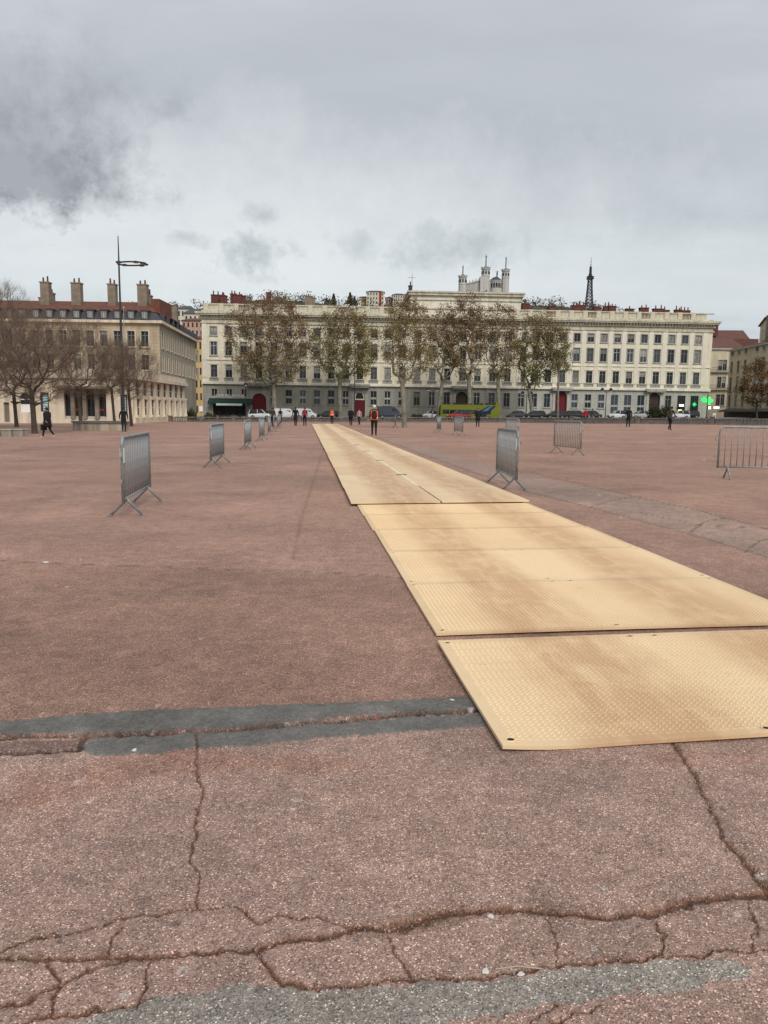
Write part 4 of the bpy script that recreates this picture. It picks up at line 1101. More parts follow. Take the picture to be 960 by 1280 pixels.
# ------------------------------------------------------------------ ground mats
def mat_material(ribs=False):
    m = bpy.data.materials.new('ochre_mat_ribs' if ribs else 'ochre_mat'); m.use_nodes = True
    nt = m.node_tree; N, L = nt.nodes, nt.links; p = N['Principled BSDF']
    p.inputs['Roughness'].default_value = 0.55; p.inputs['Specular IOR Level'].default_value = 0.3
    tc = N.new('ShaderNodeTexCoord')
    g = N.new('ShaderNodeNewGeometry')

    def M(op, a, b=0.0, clamp=False):
        k = N.new('ShaderNodeMath'); k.operation = op; k.use_clamp = clamp
        for i, v in enumerate((a, b)):
            if isinstance(v, (int, float)): k.inputs[i].default_value = v
            else: L.new(v, k.inputs[i])
        return k.outputs[0]

    def noise(vec, sc, det=5, ro=.6, stretch=(1, 1, 1)):
        mp = N.new('ShaderNodeMapping'); mp.inputs['Scale'].default_value = stretch; L.new(vec, mp.inputs[0])
        n = N.new('ShaderNodeTexNoise'); n.inputs['Scale'].default_value = sc; n.inputs['Detail'].default_value = det; n.inputs['Roughness'].default_value = ro
        L.new(mp.outputs[0], n.inputs[0]); return n.outputs[0]

    def mix(f, a, b, mode='MIX'):
        k = N.new('ShaderNodeMix'); k.data_type = 'RGBA'; k.blend_type = mode
        if isinstance(f, (int, float)): k.inputs[0].default_value = f
        else: L.new(f, k.inputs[0])
        for i, v in ((6, a), (7, b)):
            if isinstance(v, tuple): k.inputs[i].default_value = (*v, 1)
            else: L.new(v, k.inputs[i])
        return k.outputs[2]
    # across = distance from the row's left edge, in world metres (tyre dirt runs along the whole row)
    vm = N.new('ShaderNodeVectorMath'); vm.operation = 'DOT_PRODUCT'; L.new(g.outputs['Position'], vm.inputs[0]); vm.inputs[1].default_value = MAT_N
    vl = N.new('ShaderNodeVectorMath'); vl.operation = 'DOT_PRODUCT'; L.new(g.outputs['Position'], vl.inputs[0]); vl.inputs[1].default_value = MAT_DIR
    across = M('SUBTRACT', vm.outputs['Value'], 0.8)
    P = g.outputs['Position']
    cs = N.new('ShaderNodeCombineXYZ'); L.new(vm.outputs['Value'], cs.inputs[0]); L.new(M('MULTIPLY', vl.outputs['Value'], .16), cs.inputs[1])
    SV = cs.outputs[0]
    wob = M('MULTIPLY', M('SUBTRACT', noise(SV, 1.2, 3), 0.5), 0.6)
    rnd = N.new('ShaderNodeObjectInfo').outputs['Random']

    def track(c, w):
        d = M('ABSOLUTE', M('SUBTRACT', M('ADD', across, wob), c))
        return M('SUBTRACT', 1.0, M('DIVIDE', d, w), clamp=True)
    tr = M('ADD', track(0.72, 0.50), M('MULTIPLY', track(1.98, 0.46), .9), clamp=True)
    tr = M('MULTIPLY', M('MULTIPLY', tr, 1.7, clamp=True), M('MULTIPLY', M('ADD', M('MULTIPLY', noise(SV, 7, 6, .72), 3.2), -0.7, clamp=True), M('ADD', M('MULTIPLY', noise(P, 3, 5, .7), 2.8), -0.45, clamp=True)), clamp=True)
    col = mix(rnd, (0.82, 0.630, 0.400), (0.71, 0.505, 0.290))
    col = mix(M('MULTIPLY', M('SUBTRACT', noise(P, 1.1, 6, .65), .42, clamp=True), 2.2, clamp=True), col, (0.66, 0.460, 0.26))
    col = mix(M('MULTIPLY', tr, .72), col, (0.47, 0.262, 0.135))
    sm = noise(P, 14, 6, .75, (1, 1, 1))
    col = mix(M('MULTIPLY', M('SUBTRACT', sm, .58, clamp=True), 2.4, clamp=True), col, (0.40, 0.26, 0.145))
    # a cleaner cross band where sheets were lifted, far down the row
    col = mix(M('MULTIPLY', M('SUBTRACT', noise(P, 40, 3, .6), .5, clamp=True), .9), col, (0.72, 0.53, 0.29))
    if ribs: col = mix(.17, col, (0.84, 0.68, 0.44))
    L.new(col, p.inputs['Base Color'])
    bp = N.new('ShaderNodeBump'); bp.inputs['Strength'].default_value = .3; bp.inputs['Distance'].default_value = .004; L.new(noise(P, 60, 4), bp.inputs['Height']); L.new(bp.outputs[0], p.inputs['Normal'])
    return m


M_MAT = mat_material(); M_RIB = mat_material(True)
M_HOLE = mat('hole_shadow', (0.02, 0.015, 0.012), 0.9, 0.1)


def mat_matrix(along, across, lift=0.0, yaw=0.0):
    o = MAT_DIR * along + MAT_N * across
    c, s = math.cos(yaw), math.sin(yaw)
    ax = MAT_N * c + MAT_DIR * s; ay = -MAT_N * s + MAT_DIR * c
    ex = Vector((ax.x, ax.y, SLOPE * ax.x)).normalized(); ey = Vector((ay.x, ay.y, SLOPE * ay.x)).normalized(); ez = ex.cross(ey).normalized(); ey = ez.cross(ex)
    return Matrix(((ex.x, ey.x, ez.x, o.x), (ex.y, ey.y, ez.y, o.y), (ex.z, ey.z, ez.z, SLOPE * o.x + lift), (0, 0, 0, 1)))


def mat_body(w, l, t, warp, nx=26, ny=12):
    mb = MB(); R = []
    for k, zz in ((0, 0.0), (1, t)):
        for j in range(ny + 1):
            for i in range(nx + 1):
                x, y = w * i / nx, l * j / ny; mb.v.append((x, y, zz + warp(x / w, y / l)))
    n1 = (nx + 1) * (ny + 1)
    for j in range(ny):
        for i in range(nx):
            a = j * (nx + 1) + i
            mb.f.append((a, a + nx + 1, a + nx + 2, a + 1)); mb.f.append((n1 + a, n1 + a + 1, n1 + a + nx + 2, n1 + a + nx + 1))
    for i in range(nx):
        a = i; mb.f.append((a, a + 1, n1 + a + 1, n1 + a)); a = ny * (nx + 1) + i; mb.f.append((a, n1 + a, n1 + a + 1, a + 1))
    for j in range(ny):
        a = j * (nx + 1); mb.f.append((a, n1 + a, n1 + a + nx + 1, a + nx + 1)); a = j * (nx + 1) + nx; mb.f.append((a, a + nx + 1, n1 + a + nx + 1, n1 + a))
    mb.m = [0] * len(mb.f)
    return mb


def tread(w, l, t, warp, kind=0):
    """raised lozenge ribs of the anti-slip surface"""
    vs, fs = [], []; pitch = .031; m = .055; h = .0040
    ny = int((l - 2 * m) / pitch); nx = int((w - 2 * m) / pitch)
    for j in range(ny + 1):
        for i in range(nx + 1):
            cx = m + i * pitch + (w - 2 * m - nx * pitch) / 2; cy = m + j * pitch + (l - 2 * m - ny * pitch) / 2
            s = 1 if (j % 4 or kind) else -1
            a = math.radians(45) * s; ca, sa = math.cos(a), math.sin(a)
            L_, W_ = (.0205, .0062) if not kind else (.0215, .0062)
            z = t + warp(cx / w, cy / l); b = len(vs)
            for (lx, ly, hz) in ((-L_, 0, 0), (0, -W_, 0), (L_, 0, 0), (0, W_, 0), (-L_ * .6, 0, h), (0, -W_ * .45, h), (L_ * .6, 0, h), (0, W_ * .45, h)):
                vs.append((cx + lx * ca - ly * sa, cy + lx * sa + ly * ca, z + hz - .0002))
            fs += [(b + 4, b + 5, b + 6, b + 7), (b, b + 1, b + 5, b + 4), (b + 1, b + 2, b + 6, b + 5), (b + 2, b + 3, b + 7, b + 6), (b + 3, b, b + 4, b + 7)]
    me = bpy.data.meshes.new('tread'); me.from_pydata(vs, [], fs); me.materials.append(M_RIB); return me


def hole_mesh():
    mb = MB(); mb.lathe([(.0, .0012), (.016, .0012)], 14, mi=1); mb.lathe([(.016, .0012), (.018, .004), (.023, .004), (.025, .0)], 14)
    return mb.mesh('bolt_hole', [M_MAT, M_HOLE])


def mats():
    rng = random.Random(3); hm = hole_mesh(); W = 2.62
    w1 = lambda x, y: .004 + .014 * math.exp(-((x - .75) / .4) ** 2) * (1 - y) ** 2 + .012 * max(0, .06 - x) / .06 * (1 - y) - .004 * math.exp(-((x - .13) / .07) ** 2) * (1 - y) + .01 * y ** 3
    w2 = lambda x, y: .004 + .008 * (1 - y) ** 3 * (.4 + .6 * x) + .003 * math.sin(5 * x)
    w0 = lambda x, y: .002 + .002 * math.sin(4 * x + 1)
    near = [(2.99, .815, 1.50, w1, 0, 'ochre plastic ground mat lying askew over the tar seam, ahead of the row', .014),
            (4.66, .815, 1.43, w2, 1, 'first ochre ground mat of the joined row, beyond the open gap', .006),
            (6.10, .81, 1.44, w0, 1, 'ochre ground mat with tyre-dirt marks, second in the joined row', .004),
            (7.55, .80, 1.44, w0, 1, 'ochre ground mat, third in the joined row of textured mats', .004),
            (9.00, .775, 1.32, w0, 1, 'ochre ground mat, fourth in the joined row of textured mats', .006),
            (10.33, .755, 1.16, w0, 1, 'ochre ground mat tucked against the raised edge of the smooth mats', .004)]
    cache = {}
    for al, ac, l, wp, kd, lab, yaw in near:
        t = .016
        o = mat_body(W, l, t, wp).build('ground_mat', M_MAT)
        o.matrix_world = mat_matrix(al, ac, 0.001, yaw)
        tag(o, lab, 'ground mat', 'ochre ground mats laid in a row')
        tag(link('tread', tread(W, l, t, wp, kd), o), kind='stuff')
        for x, y in ((.05, .06), (.05, l - .06), (W - .05, .06), (W - .05, l - .06), (W * .46, .05), (W * .46, l - .05), (W * .52, l - .05)):
            link('bolt_hole', hm, o, (x, y, t + wp(x / W, y / l)))
    # the smooth mats of the far section: two columns with a pale seam
    al = 11.42; i = 0; Lm = 2.44; cw = 1.355
    body = mat_body(cw, Lm - .02, .022, lambda x, y: 0, 6, 4).mesh('ground_mat', M_MAT)
    lip = MB(); lip.box(-.03, .03, .03, Lm - .05, .022, .026); lip = lip.mesh('edge_lip', mat('pale_edge', (.80, .68, .48), .6, .2))
    clip = MB(); clip.box(-.10, .10, -.05, .05, .023, .034); clip = clip.mesh('joint_clip', mat('dark_clip', (.12, .085, .05), .6, .2))
    n = 29
    for r in range(n):
        drift = -.006 * r + .66
        for c in (0, 1):
            o = link('ground_mat', body)
            o.matrix_world = mat_matrix(al, drift + c * (cw + .02) + rng.uniform(-.006, .006), .034 + rng.uniform(0, .006), rng.uniform(-.002, .002))
            if r == 0: lab = ('smooth tan ground mat at the raised step, on the barrier-free open side', 'smooth tan ground mat at the raised step, beside the lone steel barrier')[c]
            elif r == n - 1: lab = ('smooth tan ground mat ending the run, on the barrier row side', 'smooth tan ground mat ending the run, on the wide open side')[c]
            else: lab = 'smooth tan ground mat inside the long two-wide run across the square'
            tag(o, lab, 'ground mat', 'smooth tan ground mats in the long run')
            if c == 0 and 1 <= r: link('edge_lip', lip, o, (cw + .01, 0, 0))
            if c == 0 and 2 <= r < 9 and r % 2 == 0: link('joint_clip', clip, o, (cw + .01, 0, 0))
        al += Lm


mats()


# ------------------------------------------------------------------ steel crowd barriers
def barrier_frame_mesh(L=2.0, full=False):
    mb = MB(); hx = L / 2; r = .12; pts = []
    z0, z1 = .22, 1.08
    pts += [(-hx, 0, z0), (-hx, 0, z1 - r)]
    for k in range(1, 6): a = math.pi - k * math.pi / 12; pts.append((-hx + r + r * math.cos(a), 0, z1 - r + r * math.sin(a)))
    for k in range(0, 6): a = math.pi / 2 - k * math.pi / 12; pts.append((hx - r + r * math.cos(a), 0, z1 - r + r * math.sin(a)))
    pts += [(hx, 0, z1 - r), (hx, 0, z0)]
    mb.poly_tube(pts, .023, 8)
    mb.poly_tube([(-hx, 0, z0 + .03), (hx, 0, z0 + .03)], .017, 8)
    for z in (.45, .80): mb.poly_tube([(-hx - .075, 0, z), (-hx - .075, 0, z + .07)], .008, 6); mb.poly_tube([(-hx - .075, 0, z), (-hx, 0, z)], .008, 6)
    for z in (.47, .82): mb.poly_tube([(hx, 0, z), (hx + .06, 0, z), (hx + .06, 0, z - .05)], .008, 6)
    return mb


def bar_mesh():
    mb = MB(); mb.poly_tube([(0, 0, .25), (0, 0, 1.075)], .0105, 6); return mb.mesh('bar', M_GALV, True)


def leg_mesh(s):
    mb = MB(); mb.poly_tube([(0, 0, .255), (0, s * .02, .21), (0, s * .21, .018)], .018, 8); mb.poly_tube([(0, s * .195, .012), (0, s * .235, .012)], .02, 6)
    return mb.mesh('leg', M_GALV, True)


def barriers():
    fm = barrier_frame_mesh().mesh('frame', M_GALV, True); bm = bar_mesh(); lm = {s: leg_mesh(s) for s in (-1, 1)}
    pl = MB(); pl.box(-.03, .035, -.024, -.020, 0, .20); pl.box(-.03, .035, .020, .024, 0, .20); pl = pl.mesh('plate', M_WHITE)
    far = barrier_frame_mesh(); n = 15
    for k in range(n): x = -1 + 2 * (k + 1) / (n + 1); far.poly_tube([(x, 0, .25), (x, 0, 1.075)], .0105, 5)
    for x in (-.8, .8):
        for s in (-1, 1): far.poly_tube([(x, 0, .255), (x, s * .02, .21), (x, s * .21, .0)], .016, 6)
    far.box(.9, 1.0, -.024, -.02, .72, .92)
    far = far.mesh('crowd_barrier', M_GALV, True)

    def place(p, ang, label, near, flip=1, group=None):
        if near:
            o = thing('crowd_barrier', label, 'barrier', p, ang, group)
            link('frame', fm, o)
            for k in range(n): link('bar', bm, o, (-1 + 2 * (k + 1) / (n + 1), 0, 0))
            for x in (-.8, .8):
                for s in (-1, 1): link('leg', lm[s], o, (x, 0, 0))
            link('plate', pl, o, (.985 * flip, 0, .74))
        else:
            o = link('crowd_barrier', far, None, p, ang); tag(o, label, 'barrier', group)
        return o
    row = 'steel barriers in the row beside the mats'
    md = math.atan2(MAT_DIR.y, MAT_DIR.x)
    def along(al, ac): v = MAT_DIR * al + MAT_N * ac; return (v.x, v.y, gz(v.x))
    place(along(11.45, -2.46), md + math.radians(1.5), 'galvanised steel crowd barrier standing alone on the seamed red asphalt, bars clearly visible', True, -1, row)
    place(along(20.4, -2.33), md + math.radians(-3), 'galvanised crowd barrier seen along its length, second in the row beside the mats', True, -1, row)
    place(along(29.1, -2.2), md + math.radians(-2), 'galvanised crowd barrier, third in the row beside the mats', True, -1, row)
    for a_, c_ in ((37.2, -2.15), (45.5, -2.2), (54, -2.3), (62.5, -2.3), (71, -2.5)):
        place(along(a_, c_), md + math.radians(random.Random(a_).uniform(-6, 2)), 'small galvanised crowd barrier toward the parked white vans end of the row', False, 1, row)
    # right-hand side
    place((2.29, 14.45, gz(2.29)), math.radians(-88.3), 'galvanised crowd barrier with white plate standing right beside the mat edge', True, 1)
    g = Vector((5.59, 34, gz(5.59))); place((g.x, g.y, g.z), math.radians(-83.5), 'galvanised crowd barrier half hidden behind the one beside the mats', True, 1)
    g = Vector((6.0, 25.4, gz(6.0))); place((g.x, g.y, g.z), math.radians(-78), 'galvanised crowd barrier angled on open asphalt before the red arched door', True, 1)
    g = G(908, 599); place((g.x + .80, g.y - .1, gz(g.x + .8)), math.radians(-7), 'galvanised crowd barrier seen broadside in front of the autumn tree', True, 1)
    for px, py, an, lab in ((573, 544, -81, 'galvanised crowd barrier on open asphalt before the green bus'), (548.5, 540.5, -87, 'galvanised crowd barrier before the leaning plane trunk'), (494, 534.5, -89, 'galvanised crowd barrier seen end-on beside the lone plane tree')):
        g = G(px, py); place((g.x, g.y, g.z), math.radians(an), lab, False, 1)


barriers()


# ------------------------------------------------------------------ trees
def skeleton(rng, trunk, crown_c, crown_r, n, up=0.6, shell=0.5, lobes=None):
    """greedy branching skeleton: crown points join the nearest suitable node"""
    nodes = [Vector(p) for p in trunk]; par = [-1] + list(range(len(trunk) - 1))
    fork = nodes[-1]; pts = []
    while len(pts) < n:
        v = Vector((rng.uniform(-1, 1), rng.uniform(-1, 1), rng.uniform(-1, 1)))
        if v.length > 1 or v.length < shell * rng.random(): continue
        p = Vector((crown_c[0] + v.x * crown_r[0], crown_c[1] + v.y * crown_r[1], crown_c[2] + v.z * crown_r[2]))
        if lobes and not any((p - c).length < r for c, r in lobes): continue
        if p.z < fork.z - crown_r[2] * .3: continue
        pts.append(p)
    pts.sort(key=lambda p: (p - fork).length)
    arr = np.zeros((len(nodes) + 2 * n, 3)); plen = np.zeros(len(arr)); cnt = len(nodes)
    arr[:cnt] = [tuple(p) for p in nodes]
    low = max(0, len(trunk) - 2)
    for p in pts:
        a = arr[low:cnt]; d = np.linalg.norm(a - np.array(p), axis=1)
        cost = d + .28 * plen[low:cnt] + up * np.maximum(0, a[:, 2] - p.z + .15 * d)
        k = int(np.argmin(cost)) + low
        q = nodes[k]; dd = (p - q).length
        mid = q.lerp(p, .5) + Vector((rng.uniform(-1, 1), rng.uniform(-1, 1), rng.uniform(-.3, 1))) * dd * .11
        for z in (mid, p):
            nodes.append(z); par.append(k); arr[cnt] = tuple(z); plen[cnt] = plen[k] + dd * .5; k = cnt; cnt += 1
    return nodes, par


def tubes_from(nodes, par, r_tip, expo, r_trunk, ntrunk, sides=5):
    n = len(nodes); w = [0.0] * n; ch = [0] * n
    for i in range(n - 1, -1, -1):
        if ch[i] == 0: w[i] = 1.0
        if par[i] >= 0: w[par[i]] += w[i]; ch[par[i]] += 1
    tot = w[0]; rad = [max(r_tip, r_trunk * (x / tot) ** expo) for x in w]
    mb = MB()
    for i in range(1, n):
        p = par[i]; ra = rad[p] if ch[p] <= 1 or p < ntrunk else min(rad[p], rad[i] * 1.25)
        s = sides + 3 if i < ntrunk else (sides if rad[i] > r_tip * 2.5 else 3)
        mb.poly_tube([nodes[p], nodes[i]], [ra if p else rad[0] * 1.25, rad[i]], s, cap=False)
    return mb, rad, ch


def leaf_mesh(name, cents, size, m, rng, flat=.3):
    c = np.array(cents); n = len(c); R = np.random.RandomState(rng.randint(0, 99999))
    a = R.normal(size=(n, 3)); a /= np.linalg.norm(a, axis=1)[:, None]
    b = np.cross(a, R.normal(size=(n, 3))); b /= np.linalg.norm(b, axis=1)[:, None]
    s = (size * R.uniform(.55, 1.3, n))[:, None]
    V = np.stack([c - a * s * .6, c - b * s * .35, c + a * s * .6, c + b * s * .35], 1).reshape(-1, 3)
    F = np.arange(4 * n).reshape(n, 4)
    me = bpy.data.meshes.new(name); me.from_pydata(V.tolist(), [], F.tolist()); me.materials.append(m); return me


LEAF_BROWN = leaf_mat('brown_plane_leaves', [(.185, .160, .050), (.205, .145, .060), (.215, .135, .068), (.165, .105, .060)], 6, 20)
LEAF_GREEN = leaf_mat('yellow_green_plane_leaves', [(.190, .185, .036), (.180, .158, .040), (.200, .145, .058), (.165, .108, .060)], 5, 20)
LEAF_AUTUMN = leaf_mat('autumn_leaves', [(.10, .05, .018), (.15, .075, .025), (.16, .095, .035), (.11, .05, .022)], 3, 9)
LEAF_EVER = leaf_mat('evergreen_leaves', [(.03, .038, .016), (.05, .055, .02), (.075, .07, .025)], 0, 5)


def leafy_tree(name, label, base, fork, crown_c, crown_r, r_trunk, n_pts, n_leaf, size, leaf, bark, seed, group=None, spread=.9, lobes=None, up=.6):
    rng = random.Random(seed)
    root = thing(name, label, 'tree', base, 0, group)
    B = Vector(base); f = Vector(fork) - B; c = Vector(crown_c) - B
    trunk = [Vector((0, 0, -.1))]
    for k in (.25, .5, .75, 1.0): trunk.append(Vector((f.x * k + rng.uniform(-.1, .1) * r_trunk * 2, f.y * k, f.z * k)))
    lb = None
    if lobes: lb = [(Vector(p) - B, r) for p, r in lobes]
    nodes, par = skeleton(rng, trunk, c, crown_r, n_pts, up, lobes=lb)
    mb, rad, ch = tubes_from(nodes, par, max(.014, r_trunk * .04), .58, r_trunk, len(trunk))
    mb.build('trunk', bark, root, fix=False)
    tips = [i for i in range(len(trunk), len(nodes)) if rad[i] < r_trunk * .22]
    cents = []
    for k in range(n_leaf):
        q = nodes[rng.choice(tips)]
        s = spread * rng.random() ** .6
        v = Vector((rng.gauss(0, 1), rng.gauss(0, 1), rng.gauss(0, .8))); v.normalize()
        cents.append(tuple(q + v * s))
    link('crown', leaf_mesh('crown', cents, size, leaf, rng), root)
    return root


def plane_trees():
    grp = 'plane trees along the road'
    spec = [  # trunk px, base py or Y, fork px,py, crown x0,x1,y0,y1, radius, pts, leaves, leaf mat, label
        (343.5, 138, (342, 478), (276, 400, 366, 484), .42, 430, 24000, LEAF_BROWN, 'broad brown-leaved plane tree beside the cafe and arched red door', .95),
        (425.5, 138, (424, 470), (386, 480, 382, 480), .36, 360, 17000, LEAF_GREEN, 'yellow-green plane tree before the rectangular red door', .95),
        (506, None, (503, 478), (474, 546, 368, 482), .19, 330, 11000, LEAF_BROWN, 'pale-trunked plane tree rooted in the open square, sparse brown leaves', .5),
        (546.5, 136, (553, 476), (533, 577, 374, 480), .30, 220, 6500, LEAF_BROWN, 'sparse plane tree with leaning trunk beside the green bus tail', .9),
        (587, 136, (586, 470), (556, 613, 362, 478), .34, 280, 10500, LEAF_BROWN, 'straight plane tree standing mid-length before the green bus', .9),
        (624.5, 136, (622, 470), (600, 652, 370, 478), .30, 260, 8500, LEAF_BROWN, 'straight plane tree at the front end of the green bus', .9),
        (666, 138, (661, 484), (636, 704, 384, 490), .32, 310, 11500, LEAF_GREEN, 'greenish plane tree with forked crooked trunk beside dark parked cars', .95),
        (697.5, 134, (698, 455), (682, 718, 402, 482), .17, 150, 3600, LEAF_GREEN, 'slim young plane tree right before the arched red door', .8)]
    for i, (px, Y, fk, cr, rt, npt, nl, lf, lab, sp) in enumerate(spec):
        if Y is None: b = G(px, 535); Y = b.y
        else: b = AT(px, 520, Y); b.z = gz(b.x)
        f = AT(fk[0], fk[1], Y)
        c0 = AT(cr[0], cr[3], Y); c1 = AT(cr[1], cr[2], Y)
        cc = ((c0.x + c1.x) / 2, Y, (c0.z + c1.z) / 2); r = ((c1.x - c0.x) / 2 * .97, (c1.x - c0.x) / 2 * .8, (c1.z - c0.z) / 2 * .97)
        leafy_tree('plane_tree', lab, b, f, cc, r, rt, npt, nl, 0.225 if Y > 100 else .115, lf, M_BARK, 100 + i, grp, sp)
    # autumn tree on the right, by the corner house
    Y = 112.0; b = AT(946, 522, Y); b.z = gz(b.x); f = AT(946, 503, Y); c0 = AT(921, 510, Y); c1 = AT(978, 448, Y)
    leafy_tree('autumn_tree', 'small autumn tree with rust brown leaves before the corner house', b, f, ((c0.x + c1.x) / 2, Y, (c0.z + c1.z) / 2), ((c1.x - c0.x) / 2, 3, (c1.z - c0.z) / 2), .16, 150, 5200, .22, LEAF_AUTUMN, M_BARKD, 77, None, .6)


plane_trees()


def bare_trees():
    grp = 'bare trees beside the corner block'
    spec = [(43.5, 542, None, (-25, 112, 388, 502), .17, 'bare dark tree whose trunk stands beside the walking person in black coat'),
            (21, 534, None, (-35, 75, 395, 503), .16, 'bare dark tree with thick trunk behind the low stone block'),
            (101.5, None, 62, (62, 150, 402, 500), .15, 'bare tree growing behind the round stone planter'),
            (143.5, None, 68, (118, 168, 426, 500), .12, 'slim bare tree before the pale poster wall, beside the tall lamp mast'),
            (164.5, 533, None, (138, 196, 424, 500), .14, 'bare tree at the corner of the arched pavilion'),
            (-14, 536, None, (-80, 48, 345, 500), .18, 'tall bare tree reaching above the corner block roof')]
    for i, (px, py, Y, cr, rt, lab) in enumerate(spec):
        rng = random.Random(300 + i)
        if Y is None: b = G(px, py); Y = b.y
        else: b = AT(px, 525, Y); b.z = gz(b.x)
        k = Y / 960
        root = thing('bare_tree', lab, 'tree', b, 0, grp)
        c0 = AT(cr[0], cr[3], Y) - b; c1 = AT(cr[1], cr[2], Y) - b
        fk = AT(px - 4, cr[3] - 12, Y) - b
        trunk = [Vector((0, 0, -.1))] + [Vector((fk.x * t, 0, fk.z * t)) for t in (.35, .7, 1)]
        cc = ((c0.x + c1.x) / 2, 0, (c0.z + c1.z) / 2); r = ((c1.x - c0.x) / 2, (c1.x - c0.x) / 2 * .9, (c1.z - c0.z) / 2)
        nodes, par = skeleton(rng, trunk, cc, r, int(min(650, 420 + 9 * r[0] * r[1] * r[2])), .9, shell=.6)
        mb, rad, ch = tubes_from(nodes, par, .008, .58, rt, len(trunk))
        mb.build('trunk', M_BARKD, root, fix=False)
        tw = MB(); tips = [j for j in range(len(trunk), len(nodes)) if rad[j] < .035]
        for j in range(int(min(15000, 4500 + 150 * r[0] * r[2] * r[1]))):
            q = nodes[rng.choice(tips)]
            out = (q - Vector((cc[0], cc[1], cc[2] - r[2] * .7))).normalized()
            d = (out * .8 + Vector((rng.gauss(0, .55), rng.gauss(0, .55), rng.gauss(.45, .4)))).normalized()
            ln = rng.uniform(.3, .9); s = Vector((rng.gauss(0, 1), rng.gauss(0, 1), rng.gauss(0, 1))).cross(d).normalized() * rng.uniform(.0035, .007)
            o = q + Vector((rng.gauss(0, .12), rng.gauss(0, .12), rng.gauss(0, .12)))
            e = o + d * ln + Vector((0, 0, .06)); s2 = s.cross(d).normalized() * s.length
            tw.add([o + s, o - s * .5 + s2, o - s * .5 - s2, e], [(0, 1, 3), (1, 2, 3), (2, 0, 3)])
        tw.build('crown', M_TWIG, root, fix=False)


bare_trees()


# ------------------------------------------------------------------ people
def skin_body(joints, edges):
    """joints: name -> (pos, rx, ry); one continuous skinned surface"""
    names = list(joints); idx = {n: i for i, n in enumerate(names)}
    me = bpy.data.meshes.new('person_base'); me.from_pydata([joints[n][0] for n in names], [(idx[a], idx[b]) for a, b in edges], [])
    ob = bpy.data.objects.new('person_base', me); COL.objects.link(ob)
    md = ob.modifiers.new('skin', 'SKIN'); md.use_smooth_shade = True
    for i, n in enumerate(names):
        sv = me.skin_vertices[0].data[i]; sv.radius = (joints[n][1], joints[n][2]); sv.use_root = (n == 'pelvis')
    sb = ob.modifiers.new('sub', 'SUBSURF'); sb.levels = 2; sb.render_levels = 2
    dg = bpy.context.evaluated_depsgraph_get(); out = bpy.data.meshes.new_from_object(ob.evaluated_get(dg))
    bpy.data.objects.remove(ob); bpy.data.meshes.remove(me)
    return out


SKIN = mat('skin', (0.42, 0.25, 0.18), 0.6, 0.08)
_pm = {}


def cloth(c): return mat('cloth_%d_%d_%d' % tuple(int(x * 999) for x in c), c, 0.9, 0.18, 6)


